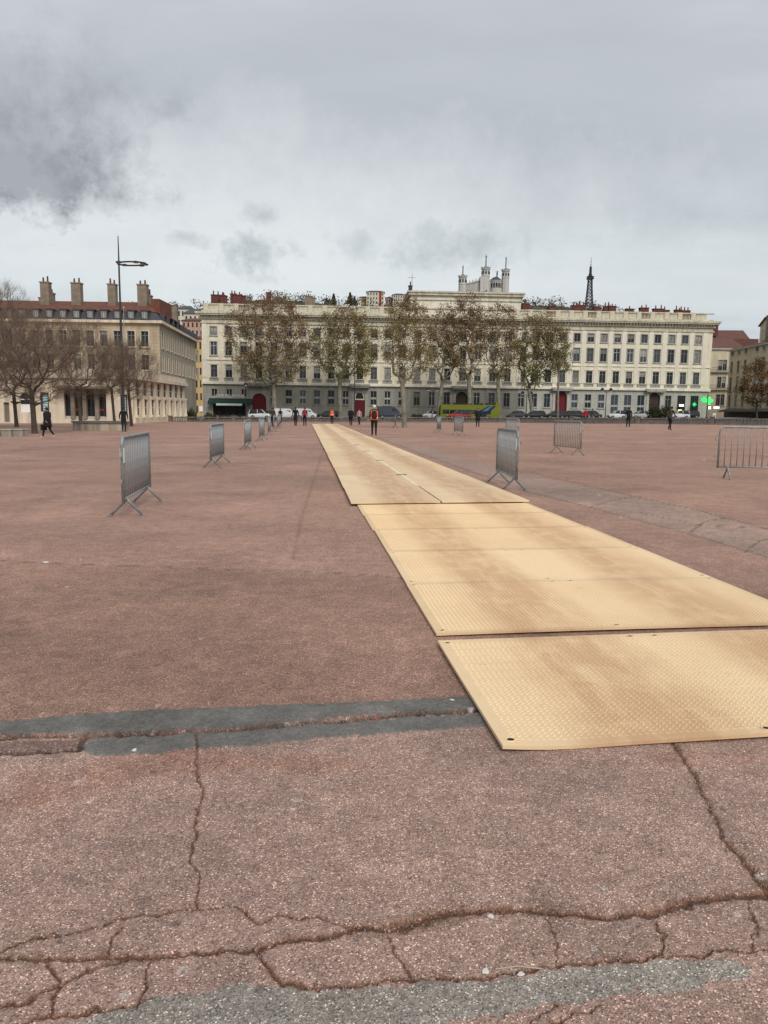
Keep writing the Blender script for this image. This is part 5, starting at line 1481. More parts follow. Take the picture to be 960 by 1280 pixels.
def person(loc, face, label, top, legs, hair=(.03, .022, .018), shoes=(.03, .03, .03), stride=.0, h=1.75, arm=0.0, coat=0.0, bulk=1.0, hat=None, vest=None, group=None, lean=0.0, bend=0.0):
    """face: heading in degrees, 0 = walking away from the camera (+Y), 90 = to the left"""
    k = h / 1.75; s = stride
    J = {}
    def j(n, x, y, z, rx, ry=None): J[n] = ((x * k, y * k, z * k), rx * k, (ry or rx) * k)
    b = bulk
    j('pelvis', 0, 0, .94, .155 * b, .115 * b); j('waist', 0, .0, 1.10, .145 * b, .105 * b); j('chest', 0, .0 + lean * .5, 1.30, .17 * b, .12 * b); j('collar', 0, lean, 1.445, .10, .08)
    j('neck', 0, .01 + lean, 1.52, .052, .055); j('jaw', 0, .03 + lean * 1.2, 1.585, .068, .08); j('brow', 0, .02 + lean * 1.3, 1.665, .078, .095); j('crown', 0, .005 + lean * 1.3, 1.735, .05, .06)
    for sd, ph in ((-1, 1), (1, -1)):
        n = 'L' if sd < 0 else 'R'; f = s * ph
        j('sh' + n, sd * .175 * b, lean * .9, 1.415, .066 * b); a = -f * .8 + arm
        j('el' + n, sd * .225 * b, lean * .9 + a * .16 - .03, 1.16, .047 * b); j('wr' + n, sd * .23 * b, lean * .9 + a * .42 + .05 + arm * .1, .94 + abs(a) * .09 + arm * .16, .034); j('ha' + n, sd * .225 * b, lean * .9 + a * .50 + .065 + arm * .14, .87 + abs(a) * .11 + arm * .2, .03, .04)
        j('hip' + n, sd * .095, 0, .86, .105 * b); back = max(0, -f)
        j('kn' + n, sd * .10, f * .20 + .03 + back * .06, .48 + .02 * abs(f), .068); j('an' + n, sd * .10, f * .40 - back * .14, .085 + back * .12, .042, .048); j('to' + n, sd * .115, f * .40 + .17 - back * .19, .035 + back * .02, .04, .03)
    E = [('pelvis', 'waist'), ('waist', 'chest'), ('chest', 'collar'), ('collar', 'neck'), ('neck', 'jaw'), ('jaw', 'brow'), ('brow', 'crown')]
    for n in 'LR': E += [('collar', 'sh' + n), ('sh' + n, 'el' + n), ('el' + n, 'wr' + n), ('wr' + n, 'ha' + n), ('pelvis', 'hip' + n), ('hip' + n, 'kn' + n), ('kn' + n, 'an' + n), ('an' + n, 'to' + n)]
    me = skin_body(J, E)
    # append five fingers to each hand
    import bmesh
    bm = bmesh.new(); bm.from_mesh(me); fb = MB()
    for n, sd in (('L', -1), ('R', 1)):
        hp = Vector(J['ha' + n][0]); wp = Vector(J['wr' + n][0]); d = (hp - wp).normalized(); sidev = Vector((0, 1, 0)) - d * d.y; sidev.normalize(); inw = Vector((-sd, 0, 0))
        for q, (off, ln) in enumerate(((-.027, .06), (-.009, .075), (.009, .08), (.027, .07))):
            p0 = hp + sidev * off * k + d * .01; p1 = p0 + d * ln * .55 * k + inw * .008; p2 = p1 + (d * .5 + inw * .6).normalized() * ln * .5 * k
            fb.poly_tube([p0, p1, p2], [.009 * k, .0085 * k, .007 * k], 5)
        p0 = hp - d * .03 + sidev * .03 * k; p1 = p0 + (sidev * .6 + d * .7 + inw * .3).normalized() * .04 * k; fb.poly_tube([p0, p1, p1 + d * .03 * k], [.011 * k, .01 * k, .008 * k], 5)
    nb = len(bm.verts)
    bv = [bm.verts.new(v) for v in fb.v]
    for f in fb.f: bm.faces.new([bv[i] for i in f])
    # nose, ears
    hb = MB(); hc = Vector(J['brow'][0]); hb.add([hc + Vector((0, .085, .005)) * k, hc + Vector((-.014, .088, -.045)) * k, hc + Vector((.014, .088, -.045)) * k, hc + Vector((0, .115, -.04)) * k], [(0, 1, 3), (0, 3, 2), (1, 2, 3)])
    for sd in (-1, 1): hb.lathe([(.0, -.02), (.018, -.012), (.018, .012), (.0, .02)], 6, tuple(hc + Vector((sd * .078, 0, -.03)) * k))
    bv = [bm.verts.new(v) for v in hb.v]
    for f in hb.f: bm.faces.new([bv[i] for i in f])
    bm.to_mesh(me); bm.free()
    me.materials.clear()
    for m in (SKIN, cloth(top), cloth(legs), cloth(shoes)): me.materials.append(m)
    zz = lambda f: f.center.z / k
    for f in me.polygons:
        z = zz(f); x = f.center.x / k; f.use_smooth = True
        arm_ = abs(x) > .165 * b and z > .8
        handz = min(J['wrL'][0][2], J['wrR'][0][2]) / k
        if z > 1.52: mi = 0
        elif arm_ and ((x < 0 and z < J['wrL'][0][2] / k - .005) or (x > 0 and z < J['wrR'][0][2] / k - .005)): mi = 0
        elif arm_ or z > .92: mi = 1
        elif z < .11 or (s and z < .2 and abs(f.center.y) > .3): mi = 3
        else: mi = 2
        f.material_index = mi
    o = link('person', me, None, loc, math.radians(face)); tag(o, label, 'person', group)
    # hair cap
    hb = MB(); prof = []
    c = Vector(J['brow'][0])
    rings = []
    for t in range(6):
        a = t / 5 * math.pi * .5
        rr = math.cos(a); rings.append([(c.x + .086 * k * rr * math.cos(w), c.y - .012 * k + .104 * k * rr * math.sin(w), c.z + (.0 + .092 * math.sin(a)) * k) for w in [2 * math.pi * q / 12 for q in range(12)]])
    low = [(c.x + .080 * k * math.cos(w), c.y - .03 * k + .085 * k * min(.35, math.sin(w)), c.z - .075 * k) for w in [2 * math.pi * q / 12 for q in range(12)]]
    hb.loft([low] + rings); ho = hb.build('hair' if not hat else 'hat', cloth(hat or hair), o, smooth=True)
    for e in (-1, 1):
        eb = MB(); eb.lathe([(0, -.009), (.009, 0), (0, .009)], 6, (c.x + e * .032 * k, c.y + .088 * k, c.z - .012 * k)); eb.build('eye', M_BLACKPLASTIC, o)
    if coat:
        cb = MB(); R = []
        for z, rx, ry in ((1.42, .16, .10), (1.30, .205, .15), (1.12, .185, .15), (.95, .20, .165), (.95 - coat * .5, .215, .18), (.95 - coat, .225, .195)):
            R.append([(rx * b * k * math.cos(w), (lean * max(0, z - 1) + ry * b * math.sin(w)) * k, z * k) for w in [2 * math.pi * q / 14 for q in range(14)]])
        cb.loft(R); cb.build('coat', cloth(top), o, smooth=True)
    if vest:
        cb = MB(); R = []
        for z, rx, ry in ((1.46, .12, .085), (1.40, .20, .135), (1.25, .21, .155), (1.05, .20, .15), (.90, .205, .16)):
            R.append([(rx * b * k * math.cos(w), (lean * max(0, z - 1) + ry * b * math.sin(w)) * k, z * k) for w in [2 * math.pi * q / 14 for q in range(14)]])
        cb.loft(R); v = cb.build('vest', cloth(vest), o, smooth=True)
        bb = MB(); R = []
        for z in (1.0, 1.06): R.append([(.207 * b * k * math.cos(w), .158 * b * k * math.sin(w), z * k) for w in [2 * math.pi * q / 14 for q in range(14)]])
        bb.loft(R, cap=False); bb.build('reflective_band', mat('reflective_band', (.7, .7, .68), .4, .05), v)
    return o


def backpack(loc, face, label, c, h=1.75):
    mb = MB(); k = h / 1.75
    R = []
    for z, w, d in ((.98, .12, .06), (1.02, .15, .10), (1.2, .155, .115), (1.36, .14, .10), (1.43, .09, .05)):
        R.append([(w * k * cx, (-.17 + d * cy * .9) * k - .02, z * k) for cx, cy in ((-1, .7), (-.8, -.8), (-.4, -1), (.4, -1), (.8, -.8), (1, .7))])
    mb.loft(R); o = thing('backpack', label, 'backpack', loc, math.radians(face))
    mb.build('bag', cloth(c), o, smooth=True)
    p = MB(); p.loft([[(w * k * cx, (-.275 - d * cy) * k, z * k) for cx, cy in ((-1, 0), (-.7, 1), (.7, 1), (1, 0))] for z, w, d in ((1.02, .10, .01), (1.06, .11, .035), (1.17, .11, .03), (1.2, .10, .01))]); p.build('pocket', cloth(c), o)
    for sd in (-1, 1):
        s_ = MB(); s_.poly_tube([(sd * .10 * k, -.11 * k, 1.42 * k), (sd * .12 * k, .0, 1.5 * k), (sd * .13 * k, .15 * k, 1.38 * k), (sd * .16 * k, .10 * k, 1.12 * k), (sd * .15 * k, -.10 * k, 1.05 * k)], .014, 5); s_.build('strap', cloth(c), o)
    return o


def people():
    BLK, NAVY = (.012, .012, .014), (.016, .018, .026)
    def at(px, py): g = G(px, py); return (g.x, g.y, g.z)
    person(at(60, 548), 62, 'person in long black coat walking past the stone planter', BLK, (.013, .013, .014), shoes=(.6, .6, .58), stride=.75, coat=.32, h=1.62, bulk=1.12)
    g = at(57.5, 547.6); hb = MB(); hb.loft([[(x * .5, y, z) for x, y in ((-.3, -.06), (.3, -.06), (.3, .06), (-.3, .06))] for z in (.0, .30)]); ob = thing('handbag', 'black handbag held by the person in the long black coat', 'bag', (g[0] + .02, g[1] - .26, g[2] + .42), math.radians(62))
    hb.build('bag', cloth(BLK), ob); st_ = MB(); st_.poly_tube([(-.09, 0, .30), (-.07, 0, .42), (.07, 0, .42), (.09, 0, .30)], .009, 5); st_.build('strap', cloth(BLK), ob)
    person(at(155, 540), 4, 'person in dark hooded jacket standing at the planter corner, back turned', BLK, NAVY, stride=.12, h=1.66, bulk=1.2, hat=(.02, .02, .022))
    person(at(467.5, 545), 2, 'worker in orange safety vest with backpack and white helmet walking beside the mats', (.02, .02, .022), (.012, .012, .013), stride=.38, h=1.76, bulk=1.12, hat=(.7, .7, .68), vest=(.75, .14, .045))
    g = at(467.5, 545); backpack(g, 2, 'black backpack worn by the worker in the orange safety vest', (.02, .018, .02), 1.76)
    person(at(369.5, 532.5), -8, 'person in black walking beside the one with the red backpack', BLK, NAVY, stride=.35, h=1.78, bulk=1.15)
    person(at(381, 532.5), 0, 'person in dark red jacket walking beside the mat edge', (.17, .018, .025), BLK, stride=.2, h=1.76)
    g = at(381, 532.5); backpack(g, 0, 'red backpack on the person beside the mat edge', (.22, .02, .03), 1.76)
    person(at(415, 530.3), 170, 'worker in orange vest standing at the far end of the mats', (.25, .06, .03), BLK, stride=.15, h=1.72, vest=(.7, .13, .05))
    person(at(438.5, 532.2), 175, 'person in dark coat walking before the rectangular red door', BLK, BLK, stride=.5, h=1.72, coat=.2, bulk=1.1)
    person(at(449, 531), 160, 'person in light shirt and dark skirt before the rectangular red door', (.38, .33, .30), (.03, .03, .035), stride=.35, h=1.62)
    person(at(341, 533.5), -10, 'person in brown jacket walking behind the barrier row', (.05, .04, .03), BLK, stride=.3, h=1.74)
    person(at(350.5, 529), 10, 'person in dark clothes beside the plane tree trunk near the vans', BLK, NAVY, stride=.3, h=1.7)
    person(at(597, 534), 175, 'person in black skirted coat walking before the green bus', BLK, (.02, .016, .016), stride=.45, h=1.66, coat=.3, bulk=1.1)
    person(at(731, 529.5), -60, 'person in bright red jacket walking beside parked dark cars', (.45, .02, .03), (.09, .08, .09), stride=.5, h=1.65, bulk=1.2)
    person(at(740, 530), -70, 'person in grey jacket walking just behind the red jacket', (.06, .06, .065), (.1, .1, .11), stride=.7, h=1.68)
    person(at(785, 534), 5, 'person in black standing before the white parked hatchback', BLK, BLK, stride=.12, h=1.74, bulk=1.2)
    person(at(837, 538), -55, 'person in olive jacket stooping forward before the ivy bush', (.05, .05, .035), BLK, stride=.6, h=1.74, lean=.10, bulk=1.08)


people()


# ------------------------------------------------------------------ vehicles
def wheel(parent, x, y, r=.32, w=.2):
    t = MB(); t.lathe([(r * .62, -w / 2), (r * .95, -w / 2), (r, -w / 3), (r, w / 3), (r * .95, w / 2), (r * .62, w / 2)], 18)
    t.v = [(a, c, b) for a, b, c in t.v]; o = t.build('wheel', M_TYRE, parent, (x, y, r), smooth=False)
    q = MB(); q.lathe([(0, -w * .42), (r * .62, -w * .40), (r * .64, w * .40), (0, w * .42)], 14); q.v = [(a, c, b) for a, b, c in q.v]; q.build('rim', M_RIM, o)


def car(px, py, Y, rev, label, color, style='hatch', length=4.2, rough=.3):
    """style: hatch, estate, suv, van, sedan ; local +x is the nose"""
    b = AT(px, 520, Y); paint = mat('paint_%d_%d_%d' % tuple(int(c * 999) for c in color), color, rough, .05, spec=.5)
    o = thing('parked_van' if style == 'van' else 'parked_car', label, 'van' if style == 'van' else 'car', (b.x, Y, gz(b.x) + .004), MB_ANG + (math.pi if rev else 0))
    L = length; hw = .88 if style != 'van' else .97
    if style == 'van': low = [(-.5, .35, 1.15), (-.49, .3, 1.2), (.20, .28, 1.2), (.40, .3, 1.05), (.49, .33, .85), (.5, .4, .7)]; cab = [(-.495, 2.3 * L / 5.2), (-.47, 2.45 * L / 5.2), (.12, 2.45 * L / 5.2), (.20, 2.35 * L / 5.2), (.36, 1.12)]
    elif style == 'suv': low = [(-.5, .42, .85), (-.485, .36, 1.02), (.15, .33, 1.0), (.36, .34, .98), (.47, .36, .85), (.5, .45, .7)]; cab = [(-.47, 1.05), (-.42, 1.62), (-.36, 1.68), (.02, 1.68), (.10, 1.6), (.25, 1.0)]
    elif style == 'estate': low = [(-.5, .38, .8), (-.485, .32, .95), (.15, .3, .93), (.36, .31, .9), (.47, .34, .78), (.5, .42, .62)]; cab = [(-.48, .98), (-.40, 1.42), (-.34, 1.47), (.02, 1.48), (.10, 1.42), (.27, .93)]
    elif style == 'sedan': low = [(-.5, .38, .78), (-.485, .32, .93), (-.3, .3, .95), (.15, .3, .92), (.36, .31, .87), (.47, .34, .75), (.5, .42, .6)]; cab = [(-.40, .95), (-.22, 1.40), (-.12, 1.44), (.02, 1.44), (.09, 1.39), (.27, .92)]
    else: low = [(-.5, .38, .78), (-.485, .32, .95), (.15, .3, .93), (.36, .31, .88), (.47, .34, .76), (.5, .42, .6)]; cab = [(-.48, .98), (-.42, 1.36), (-.34, 1.46), (.02, 1.47), (.10, 1.41), (.28, .92)]
    R = []
    for x, z0, z1 in low:
        e = hw * (1 - .12 * max(0, abs(x) - .4) / .1)
        R.append([(x * L, -e * .94, z0), (x * L, -e, (z0 + z1) / 2), (x * L, -e * .95, z1), (x * L, e * .95, z1), (x * L, e, (z0 + z1) / 2), (x * L, e * .94, z0)])
    m = MB(); m.loft(R); body = m.build('body', paint, o, smooth=False)
    g = MB(); n = len(cab); zb = min(c[1] for c in cab) - .06
    sc = lambda z: hw * (.93 - .16 * max(0, (z - .95) / .8)) if style != 'van' else hw * (.96 - .06 * max(0, (z - 1.1)))
    vs = [(x * L, -sc(z), z) for x, z in cab] + [(x * L, sc(z), z) for x, z in cab] + [(cab[0][0] * L, -hw * .93, zb), (cab[-1][0] * L, -hw * .93, zb), (cab[0][0] * L, hw * .93, zb), (cab[-1][0] * L, hw * .93, zb)]
    fs = [tuple(range(n)) + (2 * n + 1, 2 * n), tuple(reversed(range(n, 2 * n))) + (2 * n + 2, 2 * n + 3)] + [(i, i + n, i + 1 + n, i + 1) for i in range(n - 1)]
    g.add(vs, fs)
    if style == 'van':
        g.build('cargo_body', paint, o)
        w = MB(); x0, z0 = cab[3]; x1, z1 = cab[4]
        w.add([((x0 + .012) * L, -sc(1.4) * .9, z0 - .12), ((x0 + .012) * L, sc(1.4) * .9, z0 - .12), ((x1 - .01) * L + .03, sc(1.2) * .92, z1 + .12), ((x1 - .01) * L + .03, -sc(1.2) * .92, z1 + .12)], [(0, 1, 2, 3)])
        w.build('windscreen', M_CARGLASS, o)
        for sd in (-1, 1):
            w = MB(); ys = sd * (sc(1.7) + .012); w.add([(.06 * L, ys, 1.25), (.26 * L, sd * (sc(1.3) + .01), 1.25), (.19 * L, ys, z0 - .25), (.06 * L, ys, z0 - .25)], [(0, 1, 2, 3)]); w.build('side_window', M_CARGLASS, o)
    else:
        g.build('greenhouse', M_CARGLASS, o)
        rf = MB(); top = [c for c in cab if c[1] > max(q[1] for q in cab) - .12]
        for (xa, za), (xb, zb2) in zip(top[:-1], top[1:]):
            rf.add([(xa * L, -sc(za) - .01, za + .012), (xa * L, sc(za) + .01, za + .012), (xb * L, sc(zb2) + .01, zb2 + .012), (xb * L, -sc(zb2) - .01, zb2 + .012)], [(0, 1, 2, 3)])
        rf.build('roof', paint, o)
        for sd in (-1, 1):
            pl = MB(); pil = [cab[0], cab[1]], [cab[-2], cab[-1]], [(-.10, .95), (-.10, max(q[1] for q in cab) - .02)]
            for (xa, za), (xb, zb2) in pil:
                pl.add([(xa * L - .03, sd * (sc(za) + .008), za), (xa * L + .05, sd * (sc(za) + .008), za), (xb * L + .05, sd * (sc(zb2) + .008), zb2), (xb * L - .03, sd * (sc(zb2) + .008), zb2)], [(0, 1, 2, 3)])
            pl.build('pillar', paint, o)
    rw = .34 if style in ('van', 'suv') else .31
    for x in (-.30, .32):
        for sd in (-1, 1): wheel(o, x * L, sd * (hw - .08), rw)
    for sd in (-1, 1):
        a = MB(); a.box(.472 * L, .497 * L, sd * hw * .55 - .17, sd * hw * .55 + .17, .62, .76); a.build('headlight', M_LAMPGLASS, o)
        a = MB(); a.box(-.502 * L, -.485 * L, sd * hw * .72 - .12, sd * hw * .72 + .12, .72, .92); a.build('tail_light', M_TAIL, o)
        a = MB(); a.box(.20 * L, .235 * L, sd * (hw + .08) - .08, sd * (hw + .08) + .08, .95, 1.08); a.build('mirror', paint, o)
    a = MB(); a.box(-.505 * L, -.47 * L, -hw * .85, hw * .85, .33, .5); a.box(.47 * L, .505 * L, -hw * .85, hw * .85, .30, .46); a.build('bumper', M_BLACKPLASTIC, o)
    return o


def vehicles():
    W, DK, SIL = (.70, .70, .70), (.018, .019, .021), (.40, .41, .42)
    car(325, 0, 134, False, 'white estate car parked before the arched red door by the cafe', W, 'suv', 3.9)
    car(338.5, 0, 142, False, 'yellow small car half hidden by the broad plane trunk', (.55, .40, .03), 'hatch', 3.2)
    car(357.5, 0, 138, False, 'white delivery van parked just past the broad plane trunk', W, 'van', 3.9)
    car(382.5, 0, 140, False, 'white panel van parked second past the broad plane trunk', (.62, .63, .63), 'van', 3.9)
    car(410, 0, 140, True, 'black low car parked beside the yellow-green plane tree', DK, 'estate', 4.0)
    car(487.5, 0, 138, False, 'dark slate van parked past the rectangular red door', (.045, .055, .07), 'van', 4.7)
    car(538.5, 0, 142, True, 'white hatchback parked behind the leaning plane trunk', W, 'hatch', 3.0)
    car(646, 0, 138, True, 'dark saloon with pale roof reflections parked at the bus front', (.03, .032, .036), 'sedan', 3.6)
    car(668, 0, 138, True, 'black car parked behind the crooked plane trunk', DK, 'estate', 3.8)
    car(694, 0, 138, True, 'dark green car parked behind the slim young plane', (.014, .02, .018), 'hatch', 3.5)
    car(721, 0, 139, False, 'black estate car parked right of the arched red door', DK, 'estate', 3.8)
    car(741, 0, 141, False, 'charcoal hatchback parked beside the walking red jacket', (.03, .03, .033), 'hatch', 3.0)
    car(771, 0, 138, True, 'white hatchback parked behind the standing person in black', W, 'hatch', 3.2)
    car(801, 0, 139, True, 'silver car parked beside the ivy bush', SIL, 'sedan', 3.8)
    car(849, 0, 136, True, 'white hatchback parked under the lit pharmacy window', W, 'hatch', 3.2)
    car(862, 0, 145, True, 'dark car parked at the pharmacy corner', DK, 'hatch', 3.2)
    car(573.5, 0, 129, True, 'red hatchback passing in front of the green bus', (.30, .018, .012), 'hatch', 3.9)


vehicles()


def bus():
    Y = 136.0; a = AT(549.5, 515, Y); b = AT(624, 515, Y); L = b.x - a.x
    g = gz(a.x) + .004
    lime = mat('lime_paint', (.15, .165, .009), .4, .05, spec=.4); navy = mat('navy_print', (.012, .016, .035), .5, .2); sky_ = mat('blue_print', (.05, .16, .24), .5, .35, 1.5)
    o = thing('tour_bus', 'lime green open-top double-decker tour bus parked behind the plane trunks', 'bus', (a.x, Y, g), MB_ANG)
    ztop = AT(590, 503.5, Y).z - g; H1 = ztop * .62
    m = MB(); m.loft([[(x, -1.2 * e, .32), (x, -1.22 * e, 1.0), (x, -1.2 * e, H1), (x, 1.2 * e, H1), (x, 1.22 * e, 1.0), (x, 1.2 * e, .32)] for x, e in ((0, .92), (.15, 1), (L - .15, 1), (L, .92))]); m.build('lower_body', lime, o)
    # upper deck shell, open above
    m = MB(); t = .06
    m.box(.1, L - .1, -1.2, -1.2 + t, H1 + .001, ztop - .35); m.box(.1, L - .1, 1.2 - t, 1.2, H1 + .001, ztop - .35); m.box(.05, .1, -1.19, 1.19, H1 + .001, ztop - .35); m.box(L - .8, L - .05, -1.18, 1.18, H1 + .001, ztop + .1)
    m.build('upper_side', lime, o)
    m = MB(); m.box(.2, L - .9, -1.205, -1.195, ztop - .30, ztop - .27)
    x = .3
    while x < L - .9: m.box(x, x + .04, -1.205, -1.165, ztop - .35, ztop - .05); x += .8
    m.box(.2, L - .9, -1.2, -1.16, ztop - .08, ztop - .04); m.build('deck_rail', M_DARKMETAL, o)
    seat = MB(); seat.box(-.06, .06, -.45, .45, 0, .75); seat.box(-.06, .4, -.45, .45, 0, .1)
    sm = seat.mesh('seat', mat('seat_cloth', (.10, .03, .03), .9, .3))
    for k in range(9):
        for y in (-.62, .62): link('seat', sm, o, (.7 + k * .95, y, H1 + .25))
    k = 0
    for x0, x1 in ((.35, 1.55), (1.65, 2.85), (2.95, 4.2), (4.3, 5.5), (5.6, 6.8), (6.9, 8.1), (8.2, L - 1.6)):
        w = MB(); w.box(x0, x1, -1.235, -1.205, .95, H1 - .12); w.build('window', M_CARGLASS, o)
    w = MB(); w.box(L - .02, L + .02, -1.0, 1.0, .95, H1 - .15); w.build('windscreen', M_CARGLASS, o)
    # printed slanted picture along the side
    w = MB(); w.prism([(L * .60, .45), (L * .74, .45), (L * .93, ztop - .5), (L * .80, ztop - .5), (L * .66, H1 - .3)], -1.25, -1.237); w.build('side_print', navy, o)
    w = MB(); w.prism([(L * .70, H1 - .35), (L * .78, H1 - .3), (L * .88, ztop - .55), (L * .82, ztop - .52)], -1.262, -1.2505); w.build('side_print', sky_, o)
    for x in (1.9, L - 2.2):
        for sd in (-1, 1): wheel(o, x, sd * 1.08, .46, .26)
    for sd in (-1, 1):
        w = MB(); w.box(L - .03, L + .03, sd * .8 - .15, sd * .8 + .15, .55, .72); w.build('headlight', M_LAMPGLASS, o)
        w = MB(); w.box(-.03, .03, sd * .8 - .12, sd * .8 + .12, .6, .9); w.build('tail_light', M_TAIL, o)


bus()


# ------------------------------------------------------------------ lamps, signs, planters
def lighting_mast():
    Y = 86.0; b = AT(155, 530, Y); b.z = gz(b.x); top = AT(147.5, 295, Y)
    o = thing('lighting_mast', 'tall slim lighting mast with oval ring of lamps beside the planter', 'lamp post', b)
    t = top - b
    m = MB(); m.poly_tube([(0, 0, -.1), (t.x * .4, 0, t.z * .4), (t.x * .86, 0, t.z * .86), (t.x, 0, t.z)], [.17, .14, .085, .045], 10); m.build('mast', M_DARKMETAL, o)
    r = AT(164, 329.5, Y) - b; hwid = 1.45
    pts = [(r.x + hwid * math.cos(w), 1.1 * math.sin(w), r.z + .05 * math.cos(w)) for w in [2 * math.pi * k / 28 for k in range(28)]]
    m = MB(); m.poly_tube(pts, .09, 6, closed=True); m.build('ring', M_DARKMETAL, o)
    for w in (.3, -.35, -1.0, 1.0, 2.3, 3.9):
        h = MB(); c = (r.x + (hwid + .05) * math.cos(w), 1.15 * math.sin(w), r.z)
        h.lathe([(0, -.10), (.30, -.08), (.34, 0), (.2, .1), (0, .12)], 12); hh = h.build('lamp_head', M_DARKMETAL, o, c)
        g = MB(); g.lathe([(0, -.125), (.22, -.115), (.22, -.101)], 12); g.build('lens', M_LAMPGLASS, hh)
    m = MB(); m.box(-.3, .3, -.3, .3, -.1, .12); m.build('base_plate', M_DARKMETAL, o)
    # slim pale pole beside it
    Y = 97.0; b = AT(156.5, 525, Y); b.z = gz(b.x); tp = AT(154.5, 387, Y) - b
    o = thing('slim_pole', 'slim pale pole with small lantern close beside the tall lighting mast', 'pole', b)
    m = MB(); m.poly_tube([(0, 0, 0), (tp.x, 0, tp.z)], [.08, .04], 8); m.build('shaft', M_KERB, o)
    m = MB(); m.lathe([(.05, 0), (.12, .1), (.12, .3), (.02, .4)], 8, (tp.x, 0, tp.z)); m.build('lantern', M_KERB, o)


lighting_mast()


def street_lamps():
    spec = [(307.5, 132, 482, 'old style street lamp standing before the green cafe awning', 1), (443, 120, 420, 'tall slim street lamp rising before the rectangular red door', 0), (540, 133, 488, 'double-headed street lamp between the leaning plane and the white hatchback', 2),
            (657.5, 138, 493, 'double-headed street lamp between dark cars and the crooked plane', 2), (756.5, 133, 489, 'double-headed street lamp beside the white parked hatchback', 2), (694, 0, 0, '', -1)]
    for px, Y, ptop, lab, kind in spec:
        if kind < 0: continue
        b = AT(px, 522, Y); b.z = gz(b.x); t = AT(px, ptop, Y).z - b.z
        o = thing('street_lamp', lab, 'street lamp', b, MB_ANG)
        m = MB(); m.poly_tube([(0, 0, 0), (0, 0, .8), (0, 0, t)], [.13, .08, .05], 8); m.build('post', M_DARKMETAL, o)
        for s in ((-1, 1) if kind == 2 else (0,)):
            if s:
                m = MB(); m.poly_tube([(0, 0, t - .3), (s * .5, 0, t - .05), (s * .75, 0, t)], .035, 6); m.build('arm', M_DARKMETAL, o)
            h = MB(); x = s * .75; h.lathe([(.06, 0), (.28, .12), (.30, .38), (.12, .55), (0, .6)], 10, (x, 0, t)); h = h.build('lantern', M_DARKMETAL, o)
            g = MB(); g.lathe([(0, -.12), (.2, -.06), (.22, .06)], 10, (x, 0, t)); g.build('glass', M_LAMPGLASS, h)


street_lamps()


